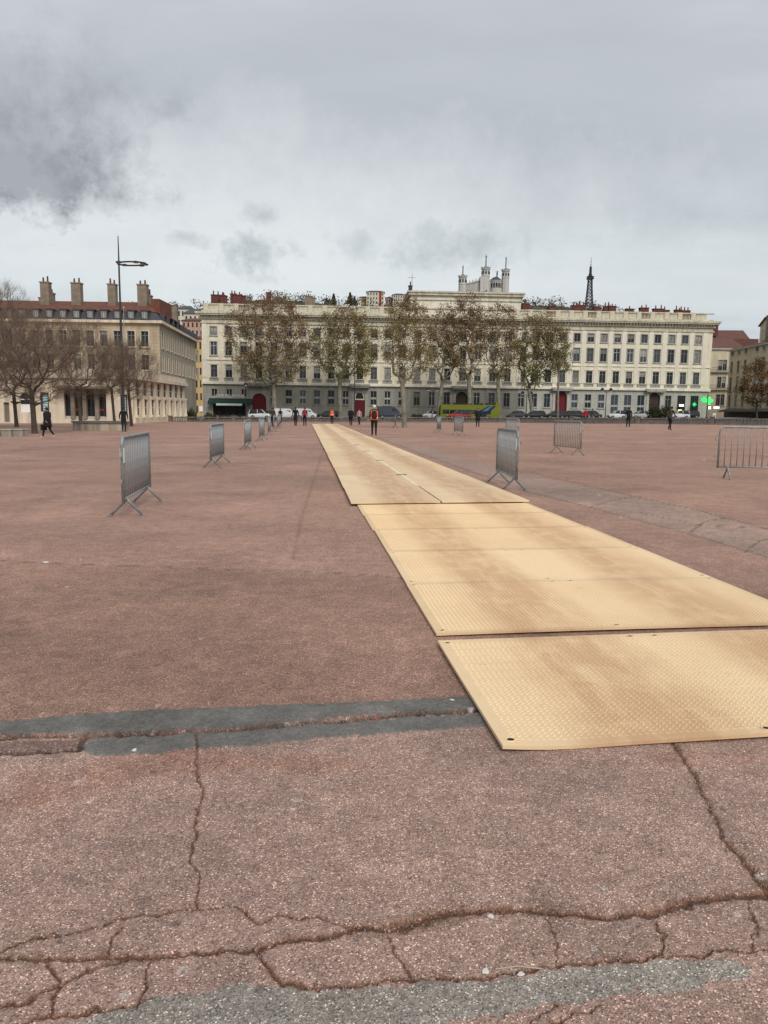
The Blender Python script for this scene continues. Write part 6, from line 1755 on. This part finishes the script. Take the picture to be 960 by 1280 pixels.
def pharmacy():
    Y = 150.0
    glow = mat('green_neon', (.02, .5, .08), .5, .02, emit=((.03, 1.0, .12), 1.2)); glow2 = mat('green_neon_dim', (.02, .45, .1), .5, .02, emit=((.03, .8, .16), .7)); lit = mat('lit_sign', (.8, .8, .75), .5, .02, emit=((1, .95, .85), 1.1)); litY = mat('lit_yellow', (.6, .7, .2), .5, .02, emit=((.75, .9, .25), .9))
    def cross(px, py, s, m, lab, Y=Y):
        c = AT(px, py, Y); o = thing('pharmacy_cross', lab, 'sign', c, MB_ANG)
        b = MB(); q = s / 3
        b.prism([(-q, -s), (q, -s), (q, -q), (s, -q), (s, q), (q, q), (q, s), (-q, s), (-q, q), (-s, q), (-s, -q), (-q, -q)], -.12, .12); b.build('lit_face', m, o)
        r = MB(); r.poly_tube([(-s * .2, .12, 0), (-s * .2, 1.5, 0)], .05, 6); r.build('bracket', M_DARKMETAL, o)
    cross(886.5, 501, .68, glow, 'bright lit green pharmacy cross on the corner of the long block', 149)
    cross(879.8, 499.5, .55, glow2, 'dimmer green pharmacy cross beside the bright one')
    cross(868, 505.5, .34, glow2, 'small green cross glowing inside the dark shop doorway', 151.0)
    def panel(px0, px1, py0, py1, Y, m, name, lab, cat):
        a = AT(px0, py1, Y); b = AT(px1, py0, Y); o = thing(name, lab, cat, a, MB_ANG)
        q = MB(); q.box(0, b.x - a.x, 0, .08, 0, b.z - a.z); q.build('face', m, o); q = MB(); q.box(-.05, b.x - a.x + .05, .081, .2, -.05, b.z - a.z + .05); q.build('housing', M_DARKMETAL, o); return o
    panel(847.5, 852.5, 512, 516.2, 151.4, litY, 'lit_display', 'yellow lit pharmacy window display above the white hatchback', 'display')
    panel(849, 855, 505.5, 508, 151.4, lit, 'lit_display', 'small white lit strip in the pharmacy window', 'display')
    panel(885.5, 888.8, 508, 511.5, 160, lit, 'shop_sign', 'square white lit shop sign just under the green crosses', 'sign')
    panel(892, 899.5, 508.2, 510.8, 160, lit, 'shop_sign', 'long white lit shop sign over the dark shopfront', 'sign')
    # stop sign with an 8
    Y = 128.0; b = AT(892.5, 524.5, Y); o = thing('bus_stop_sign', 'white upright sign with rounded figure by the balustrade end', 'sign', b)
    q = MB(); q.box(-.26, .26, -.04, .04, .1, 1.05); q.build('panel', M_WHITE, o); q = MB(); q.poly_tube([(0, 0, -.5), (0, 0, .1)], .05, 6); q.build('post', M_DARKMETAL, o)
    txt('8', o, (0, -.045, .22), .85, M_DARKMETAL, depth=.006)
    # dark pole carrying the crosses, and signs on the far left
    b = AT(883, 523, 147); o = thing('sign_pole', 'dark pole standing under the pharmacy crosses', 'pole', (b.x, b.y, gz(b.x))); q = MB(); q.poly_tube([(0, 0, 0), (0, 0, 4.6)], .1, 8); q.build('shaft', M_DARKMETAL, o); q = MB(); q.lathe([(.2, 0), (.2, .25), (.1, .3)], 8); q.build('foot', M_DARKMETAL, o)
    Y = 100.0; b = AT(251.5, 524, Y); o = thing('parking_sign', 'small white square sign on pole beside the street corner', 'sign', (b.x, b.y, gz(b.x)))
    q = MB(); q.box(-.22, .22, -.03, .03, 1.35, 2.05); q.build('panel', M_WHITE, o); q = MB(); q.poly_tube([(0, .05, 0), (0, .05, 2.1)], .04, 6); q.build('post', M_GALV, o); q = MB(); q.box(-.16, .16, -.12, .2, 0, .75); q.build('litter_bin', mat('bin_green', (.12, .16, .13), .6, .1), o)


pharmacy()


def planters():
    # polygonal stone planter with dark coping
    g = G(114, 538.5); o = thing('stone_planter', 'low many-sided stone planter with dark coping and water stains', 'planter', (g.x, g.y + 2.0, g.z))
    k = g.y / 960; W = 72 * k / 2
    m = MB(); m.lathe([(W * .93, -.1), (W * .95, .55)], 8, a0=math.pi / 8, a1=math.pi / 8 + 2 * math.pi); m.build('wall', stone_mat('planter_stone', (.42, .36, .28), .5), o)
    m = MB(); m.lathe([(W * .80, .551), (W * 1.0, .551), (W * 1.0, .66), (W * .80, .66), (W * .80, .551)], 8, a0=math.pi / 8, a1=math.pi / 8 + 2 * math.pi); m.build('coping', mat('dark_coping', (.13, .12, .11), .8, .3), o)
    m = MB(); m.lathe([(0, .56), (W * .81, .555)], 8, a0=math.pi / 8, a1=math.pi / 8 + 2 * math.pi); m.build('soil', mat('soil', (.06, .045, .03), .95, .3), o)
    st = stone_mat('bench_stone', (.40, .36, .30), .45)
    for k, (x0, x1, py) in enumerate(((-16, 1, 545.5), (1.5, 14.5, 545.8), (15, 29, 545.6))):
        a = G(x0, py); b = G(x1, py)
        o = thing('stone_block', ('weathered stone seating block at the open end of the short bench row', 'middle weathered stone seating block of the short bench row', 'weathered stone seating block nearest the bare tree trunk')[k], 'stone block', (a.x, a.y, a.z), math.atan2(b.y - a.y, b.x - a.x), 'stone seating blocks in a row')
        L = math.hypot(b.x - a.x, b.y - a.y) - .03
        m = MB(); m.loft([[(e, e, z), (L - e, e, z), (L - e, .75 - e, z), (e, .75 - e, z)] for z, e in ((-.05, .02), (.30, .01), (.33, .03))]); m.build('block', st, o)
        m = MB(); m.loft([[(e - .02, e - .03, z), (L - e + .01, e - .03, z), (L - e + .01, .79 - e, z), (e - .02, .79 - e, z)] for z, e in ((.3301, .02), (.36, .0), (.41, .01), (.42, .03))]); m.build('cap', st, o)
    # pale flush edging of the tree terrace and its gravel
    pts = [G(-60, 554), G(0, 551), G(40, 547.5), G(75, 545), G(112, 541.2)]
    m = MB(); vs = []
    for p in pts: vs += [(p.x, p.y, gz(p.x) + .008), (p.x, p.y + .28, gz(p.x) + .008)]
    m.add(vs, [(2 * i, 2 * i + 2, 2 * i + 3, 2 * i + 1) for i in range(len(pts) - 1)]); tag(m.build('edging', M_KERB), kind='structure')
    sheet('terrace', [(G(-80, 546).x - 6, G(-80, 546).y), (G(28, 543).x, G(28, 543).y), (G(75, 541).x, G(75, 541).y), (G(160, 531).x, G(160, 531).y), (G(160, 529).x, 88), (-60, 88)], .004, mat('terrace_gravel', (.27, .17, .125), .95, .25, 3, .3, 40))


planters()


def bushes():
    def bush(px0, px1, py0, Y, n, leaf, lab, seed, name='bush', size=.2):
        rng = random.Random(seed); a = AT(px0, 522, Y); b = AT(px1, py0, Y); z0 = gz(a.x)
        o = thing(name, lab, 'bush', ((a.x + b.x) / 2, Y, z0)); w = (b.x - a.x) / 2; h = b.z - z0; cents = []; st = MB()
        for k in range(9):
            e = (rng.uniform(-.6, .6) * w, rng.uniform(-.4, .4), h * rng.uniform(.55, .85)); st.poly_tube([(e[0] * .3, 0, 0), (e[0] * .7, e[1] * .6, e[2] * .5), e], [.05, .035, .015], 5)
        st.build('stem', M_BARKD, o)
        while len(cents) < n:
            x, y, z = rng.uniform(-1, 1), rng.uniform(-1, 1), rng.random()
            top = .72 + .28 * math.sin(x * 7 + seed) * rng.random()
            if x * x + y * y > 1 or z > top * (1 - .5 * x * x): continue
            cents.append((x * w, y * min(w, 1.6), z * h))
        link('foliage', leaf_mesh('foliage', cents, size, leaf, rng), o)
    bush(808, 828, 503, 128, 1500, LEAF_EVER, 'bushy olive green shrub before the dark arched passage', 3)
    bush(824, 841, 502, 127, 1300, LEAF_EVER, 'taller olive shrub beside the stooping person', 5)
    bush(232, 246, 507, 120, 900, LEAF_EVER, 'dark green shrub at the end of the arcade', 7)
    bush(255, 266, 513, 131, 500, LEAF_EVER, 'low clipped shrub by the cafe terrace', 9)
    bush(512, 530, 516, 139, 700, LEAF_EVER, 'low dark hedge plant behind the lone plane tree', 11)
    for k, px in enumerate((268, 276, 284, 292, 300)):
        bush(px - 3.5, px + 3.5, 516.5, 143, 260, LEAF_EVER, 'small potted shrub along the cafe terrace', 20 + k, 'potted_shrub')
        bpy.data.objects[[o.name for o in bpy.data.objects if o.name.startswith('potted_shrub')][-1]]['group'] = 'potted shrubs of the cafe'


bushes()


# ------------------------------------------------------------------ the hill and what stands on it
def hill():
    nx, ny = 70, 26; X = np.linspace(-560, 620, nx); Y = np.linspace(230, 1150, ny); vs = []
    for y in Y:
        for x in X:
            t = min(1, max(0, (y - 260) / 400)); t = t * t * (3 - 2 * t)
            rel = x / 690 * 960 + 480
            top = np.interp(rel, [-300, 150, 240, 330, 420, 520, 600, 680, 760, 830, 890, 930, 1000, 1350], [50, 72, 80, 88, 87, 87, 92, 86, 74, 60, 46, 48, 42, 30])
            vs.append((x, y, -6 + t * (top + 6) * (1 - .25 * max(0, (y - 760) / 400)) + 2.0 * math.sin(x * .05 + y * .03)))
    fs = [(j * nx + i, j * nx + i + 1, (j + 1) * nx + i + 1, (j + 1) * nx + i) for j in range(ny - 1) for i in range(nx - 1)]
    m = MB(); m.add(vs, fs); o = m.build('hill', mat('hillside', (.075, .065, .035), .95, .35, .03), smooth=True); tag(o, kind='structure')
    V = np.array(vs).reshape(ny, nx, 3)
    def hz(x, y):
        i = min(nx - 2, max(0, (x - X[0]) / (X[1] - X[0]))); j = min(ny - 2, max(0, (y - Y[0]) / (Y[1] - Y[0]))); a, b = int(i), int(j); fx, fy = i - a, j - b
        return (V[b, a, 2] * (1 - fx) + V[b, a + 1, 2] * fx) * (1 - fy) + (V[b + 1, a, 2] * (1 - fx) + V[b + 1, a + 1, 2] * fx) * fy
    rng = random.Random(9); cents = []
    for k in range(950):
        x = rng.uniform(-420, 420); y = rng.uniform(520, 700); z = hz(x, y); h = rng.uniform(4, 8.5)
        for q in range(26): cents.append((x + rng.gauss(0, 2.0), y + rng.gauss(0, 2), z + h * rng.random() ** .8))
    o = link('hillside_wood', leaf_mesh('hillside_wood', cents, 1.15, leaf_mat('winter_wood', [(.07, .055, .035), (.09, .065, .045), (.06, .06, .028), (.05, .05, .025)], 60, 110), rng)); tag(o, 'brown winter woodland covering the hill behind the long block', None, kind='stuff')
    # conifers on the skyline
    for px, ptop, w in ((417, 367.5, 3.4), (437.5, 366, 4.2), (443, 371, 3.0), (408, 373, 3.0)):
        Yc = 640; p = AT(px, 385, Yc); t = AT(px, ptop, Yc).z; z0 = hz(p.x, Yc) - 2
        o = thing('conifer_tree', {417: 'dark conifer with layered top on the hill skyline', 437.5: 'broad dark conifer left of the white hill house', 443: 'small dark conifer close beside the broad one', 408: 'low dark conifer at the hill skyline end'}[px], 'tree', (p.x, Yc, z0), 0, 'conifers on the hill skyline')
        m = MB(); m.poly_tube([(0, 0, 0), (0, 0, (t - z0) * .95)], [.5, .12], 6); m.build('trunk', M_BARKD, o); c2 = []; H = t - z0
        for k in range(420):
            s = rng.random(); a = rng.uniform(0, 6.28); r = w * (1 - s) * (.45 + .55 * abs(math.sin(s * 16))) * math.sqrt(rng.random()); c2.append((r * math.cos(a), r * math.sin(a), H * (.35 + .65 * s)))
        link('crown', leaf_mesh('crown', c2, 1.5, LEAF_EVER, rng), o)
    # houses on the hill
    def hhouse(px0, px1, ptop, pbase, Yh, wallm, roofm, lab, rows, colsn, pitch=1.6, strip=None, name='hill_house'):
        a = AT(px0, pbase, Yh); b = AT(px1, ptop, Yh); W = b.x - a.x; zt = b.z; z0 = min(a.z, hz(a.x, Yh)) - 2
        o = thing(name, lab, 'house', (a.x, Yh, z0)); H = zt - z0
        ops = []; vis = zt - a.z
        for r in range(rows):
            for c in range(colsn):
                u = W * (c + .5) / colsn; zc = H - vis * (r + .55) / (rows + .1); ops.append((u - W / colsn * .2, u + W / colsn * .2, zc - vis / rows * .28, zc + vis / rows * .26))
        m = MB(); wall(m, W, 0, H, ops, .25)
        for x in (0, W): m.add([(x, 0, 0), (x, 11, 0), (x, 11, H), (x, 0, H)], [(0, 1, 2, 3)])
        m.build('wall', wallm, o, fix=False)
        m = MB(); m.box(0, W, 11, 11.2, 0, H); m.build('rear_wall', wallm, o)
        for q in ops:
            p = MB(); p.box(q[0], q[1], .2, .24, q[2], q[3]); p.build('window', M_GLASS, o)
        m = MB(); e = .6; m.add([(-e, -e, H), (W + e, -e, H), (W + e, 11 + e, H), (-e, 11 + e, H), (W * .25, 5.5, H + pitch), (W * .75, 5.5, H + pitch)], [(0, 1, 5, 4), (2, 3, 4, 5), (1, 2, 5), (3, 0, 4), (3, 2, 1, 0)]); m.build('roof', roofm, o)
        if strip:
            m = MB(); m.box(W * strip[0], W * strip[1], -.15, -.02, H - vis, H); m.build('stair_tower', mat('brick_red_panel', (.25, .04, .03), .8, .1), o)
    wh = stone_mat('hill_house_white', (.60, .56, .47), .15); pk = stone_mat('hill_house_pink', (.48, .33, .25), .2); yl = stone_mat('hill_house_ochre', (.52, .38, .18), .2)
    hhouse(458, 480, 364.8, 386, 600, wh, M_TILED, 'white hill house with red stair strip on the skyline', 4, 6, 1.6, (.72, .86))
    hhouse(451, 459, 371.5, 386, 606, yl, M_TILED, 'low ochre hill house joined to the white one', 2, 3, 1.4)
    hhouse(491, 506, 368.3, 386, 610, wh, M_SLATE, 'pale hill house beside the raised attic of the long block', 4, 5, 1.6)
    hhouse(482, 491.5, 372, 386, 615, pk, M_TILED, 'small pinkish hill house between two pale ones', 2, 3, 1.2)
    # houses glimpsed up the side street
    hhouse(231, 252, 392, 440, 330, wh, M_SLATE, 'grey roofed pale house far up the side street', 4, 4, 2.6, name='street_house')
    hhouse(228, 254, 401, 440, 300, pk, M_TILED, 'pink house with many small windows up the side street', 4, 5, 1.5, name='street_house')
    hhouse(244, 258, 423, 520, 230, yl, M_TILED, 'tall ochre house beside the gap of the side street', 6, 3, 1.4, name='street_house')
    hhouse(240, 262, 430, 520, 260, mat('brick_house_red', (.20, .055, .035), .9, .2, .6), M_TILED, 'dark red house peeping behind the ochre one', 5, 4, 1.4, name='street_house')
    hhouse(222, 240, 386, 420, 420, wh, M_SLATE, 'hilltop house with grey roof above the corner block wing', 3, 4, 2.2, name='street_house')


hill()


def basilica():
    Y = 700.0; k = Y / 960; st = stone_mat('basilica_stone', (.50, .49, .45), .12); st2 = stone_mat('basilica_shade_stone', (.43, .42, .39), .2); dk = M_GLASS
    o = thing('basilica', 'white hilltop basilica with crenellated towers, apse and golden statue spire', 'church', AT(605, 400, Y))
    B = Vector(o.location)
    def rel(px, py, dy=0): p = AT(px, py, Y + dy) - B; return p
    def tower(px, py_top, half, py_spire, dy, bulge=0):
        c = rel(px, py_top, dy); H = c.z; r = half * k
        m = MB(); z0 = -12
        m.lathe([(r * .96, z0), (r * .96, H - 11 * k), (r * 1.03, H - 10.4 * k), (r * 1.03, H - 9.4 * k), (r * .9, H - 9 * k), (r * .88, H - 3.5 * k), (r * 1.05, H - 2.5 * k), (r * 1.05, H - .8 * k), (0, H - .8 * k)], 8, (c.x, dy, 0)); t = m.build('tower', st, o)
        m = MB()
        for q in range(8):
            a = math.pi / 4 * q + math.pi / 8; x, y = c.x + r * .98 * math.cos(a), dy + r * .98 * math.sin(a); m.box(x - r * .2, x + r * .2, y - r * .2, y + r * .2, H - .8 * k, H + .4 * k)
        m.build('merlons', st, t)
        for q in range(8):
            a = math.pi / 4 * q; w = MB(); x, y = c.x + r * .84 * math.cos(a), dy + r * .84 * math.sin(a)
            w.lathe([(r * .16, H - 8.2 * k), (r * .16, H - 4.6 * k), (0, H - 4.1 * k)], 6, (x, y, 0)); w.build('belfry_opening', dk, t)
        sp = rel(px, py_spire, dy); m = MB(); m.lathe([(r * .45, H - .8 * k), (r * .25, H + .8 * k), (r * .13, H + 2 * k), (.40, sp.z - 2 * k), (.12, sp.z)], 8, (c.x, dy, 0)); m.build('spire', M_SLATE, t)
        m = MB(); m.box(c.x - 1.0, c.x + 1.0, dy - .1, dy + .1, sp.z - 2.2, sp.z - 1.9); m.build('cross', M_DARKMETAL, t)
    tower(578.5, 344.7, 5.0, 331, -6); tower(607.3, 334.4, 5.2, 318, -2); tower(632.2, 336.8, 4.7, 320.5, 2)
    # nave rising to the mid tower
    a = rel(581, 357); b = rel(604, 350.5)
    m = MB(); m.prism([(a.x, -12), (b.x + 6, -12), (b.x + 6, b.z), (b.x, b.z), (a.x, a.z)], -3, 14); m.build('nave', st2, o)
    m = MB(); m.prism([(a.x - .5, a.z), (b.x + .5, b.z), (b.x + .5, b.z + 1.0), (a.x - .5, a.z + 1.0)], -3.6, 14.5); m.build('nave_roof', st, o)
    for q in range(6):
        t = (q + .5) / 6; x = a.x + (b.x - a.x) * t; z = a.z + (b.z - a.z) * t
        p = MB(); p.lathe([(.5, 0), (.5, 2.2), (0, 3.2)], 6, (x, -3.4, z)); p.build('pinnacle', st, o)
    sh = MB(); c = rel(604, 347); sh.box(c.x - 4.4 * k, c.x + 4 * k, -6, 2, -12, c.z); sh.build('tower_shoulder', st, o)
    # apse with arches
    c = rel(620.5, 350.5); r = 8.6 * k; m = MB(); zt = c.z
    m.lathe([(r * .96, -12), (r * .96, zt - 9 * k), (r, zt - 8.6 * k), (r * .94, zt - 8.4 * k), (r * .94, zt - 1.2 * k), (r * 1.04, zt - .8 * k), (r * 1.04, zt)], 24, (c.x, 4, 0)); ap = m.build('apse', st, o)
    m = MB(); tp = rel(623, 345).z; m.lathe([(r * 1.04, zt), (r * .4, zt + (tp - zt) * .8), (.6, tp)], 24, (c.x, 4, 0)); m.build('apse_roof', M_SLATE, ap)
    for q in range(9):
        an = -math.pi / 2 + (q - 4) * .36; x, y = c.x + r * .90 * math.cos(an), 4 + r * .90 * math.sin(an); w = MB(); w.lathe([(1.05, zt - 7.6 * k), (1.05, zt - 3.6 * k), (0, zt - 2.6 * k)], 8, (x, y, 0)); w.build('arched_window', dk, ap)
        an += .18; x, y = c.x + r * 1.0 * math.cos(an), 4 + r * 1.0 * math.sin(an); w = MB(); w.lathe([(.35, zt - 8.5 * k), (.3, zt - 1.2 * k)], 6, (x, y, 0)); w.build('column', st, ap)
    s = rel(624, 337.5).z; m = MB(); m.lathe([(.8, tp - .2), (.5, tp + 1.0), (.75, tp + 2.2), (.55, tp + 3.6), (.2, tp + 4.2), (.42, tp + 4.6), (.38, tp + 5.0), (0, tp + 5.3)], 8, (c.x + 1, 4, 0)); m.poly_tube([(c.x + 1, 4, tp + 3.4), (c.x - .4, 4, tp + 4.6)], [.28, .12], 5); m.poly_tube([(c.x + 1, 4, tp + 3.4), (c.x + 2.4, 4, tp + 4.9)], [.28, .12], 5); m.build('statue', mat('bronze', (.10, .13, .11), .5, .2), o)
    m = MB(); p = rel(640, 368); m.box(a.x - 6, p.x + 2, -8, 20, -25, -6); m.build('terrace', st2, o)


basilica()


def lattice_tower():
    Y = 850.0; k = Y / 960; b = AT(735.5, 396, Y); o = thing('lattice_tower', 'dark iron lattice tower rising over the rooftop chimneys', 'tower', b)
    H = AT(735.5, 349, Y).z - b.z; rust = mat('tower_iron', (.035, .034, .036), .7, .2)
    def hw(z): return (3.0 * (1 - z / H) ** 1.5 + 1.9)
    lv = [H * (i / 11) for i in range(12)]; cs = [(-1, -1), (1, -1), (1, 1), (-1, 1)]
    for cx, cy in cs:
        m = MB(); m.poly_tube([(cx * hw(z), cy * hw(z), z - 8 if i == 0 else z) for i, z in enumerate(lv)], .42, 5); m.build('leg', rust, o)
    for i in range(11):
        z0, z1 = lv[i], lv[i + 1]; m = MB()
        for q in range(4):
            (ax, ay), (bx, by) = cs[q], cs[(q + 1) % 4]; m.poly_tube([(ax * hw(z0), ay * hw(z0), z0), (bx * hw(z1), by * hw(z1), z1)], .24, 4); m.poly_tube([(bx * hw(z0), by * hw(z0), z0), (ax * hw(z1), ay * hw(z1), z1)], .24, 4); m.poly_tube([(ax * hw(z1), ay * hw(z1), z1), (bx * hw(z1), by * hw(z1), z1)], .24, 4)
        m.build('brace', rust, o)
    m = MB(); w = 3.3; m.box(-w, w, -w, w, H, H + 1.0); m.box(-w * .9, w * .9, -w * .9, w * .9, H + 1.0, H + 2.4); m.box(-w * 1.05, w * 1.05, -w * 1.05, w * 1.05, H + 2.4, H + 2.8); m.build('platform', rust, o)
    m = MB(); t2 = AT(735.5, 333, Y).z - b.z
    m.lathe([(2.2, H + 2.8), (1.9, H + 5), (1.5, H + 6), (1.3, t2 - 3), (1.5, t2 - 2.6), (1.0, t2), (.5, t2 + .3)], 8); m.build('turret', rust, o)
    m = MB(); t3 = AT(736.5, 321.5, Y).z - b.z; m.poly_tube([(0, 0, t2), (.3, 0, t3)], [.30, .10], 6)
    for q in range(4): zz = t2 + 2 + q * 2.2; m.box(-.9 + q * .15, .9 - q * .15, -.1, .1, zz, zz + .3)
    m.build('aerial', rust, o)


lattice_tower()


# ------------------------------------------------------------------ loose grit and litter near the cracks
def grit():
    rng = random.Random(2); vs, fs = [], []
    lines = [[(0, 1190), (245, 1136), (325, 1152), (440, 1162), (575, 1142), (760, 1147), (960, 1122)], [(325, 1190), (440, 1232), (660, 1212), (960, 1190)], [(0, 922), (300, 911), (590, 889)], [(838, 925), (880, 1000), (960, 1115)]]
    for k in range(900):
        l = rng.choice(lines); i = rng.randrange(len(l) - 1); t = rng.random(); px = l[i][0] + (l[i + 1][0] - l[i][0]) * t + rng.gauss(0, 14); py = l[i][1] + (l[i + 1][1] - l[i][1]) * t + rng.gauss(0, 9)
        g = G(px, py); r = rng.uniform(.0012, .0035) * (1.5 if rng.random() < .07 else 1); b = len(vs)
        for q in range(5): a = q * 1.2566 + rng.random(); vs.append((g.x + r * math.cos(a), g.y + r * math.sin(a), g.z - .004))
        vs.append((g.x, g.y, g.z + r * 1.1)); fs += [(b + q, b + (q + 1) % 5, b + 5) for q in range(5)]
    me = bpy.data.meshes.new('grit'); me.from_pydata(vs, [], fs); me.materials.append(mat('pale_grit', (.30, .24, .21), .9, .5, 60)); tag(link('grit', me), 'pale grit gathered along the cracks', None, kind='stuff')
    # a few scraps one can pick out
    for px, py, c, lab, r in ((168, 939, (.65, .62, .58), 'white paper scrap on the grey tar band', .014), (613, 1147, (.62, .58, .54), 'pale pebble in the wide mossy crack', .011), (607, 1216, (.62, .6, .56), 'round white pebble beside the coarse grey strip', .012), (651, 1219, (.60, .55, .5), 'pinkish pebble beside the coarse grey strip', .010), (57, 704, (.6, .58, .54), 'white scrap lying on the thin asphalt seam', .03), (565, 876, (.6, .6, .58), 'white scrap on the tar band beside the mat corner', .012)):
        g = G(px, py); rr = random.Random(px); m = MB()
        m.loft([[(r * s * (1 + .35 * math.sin(3 * a + px)) * math.cos(a), r * s * .7 * (1 + .3 * math.cos(2 * a + px)) * math.sin(a), z) for a in [6.283 * q / 9 for q in range(9)]] for z, s in ((0, .8), (r * .25, 1.0), (r * .5, .6))])
        o = m.build('litter_scrap' if 'scrap' in lab else 'pebble', cloth(c), None, (g.x, g.y, g.z + .002), rr.uniform(0, 6)); tag(o, lab, 'litter' if 'scrap' in lab else 'pebble')
    g0, g1 = G(619, 1214), G(676, 1213.5); m = MB(); m.poly_tube([(g0.x, g0.y, g0.z + .006), ((g0.x + g1.x) / 2, g0.y + .004, g0.z + .012), (g1.x, g1.y, g1.z + .006)], .0022, 5); tag(m.build('twig', cloth((.42, .33, .26))), 'thin pale twig lying beside the coarse grey strip', 'twig')


grit()
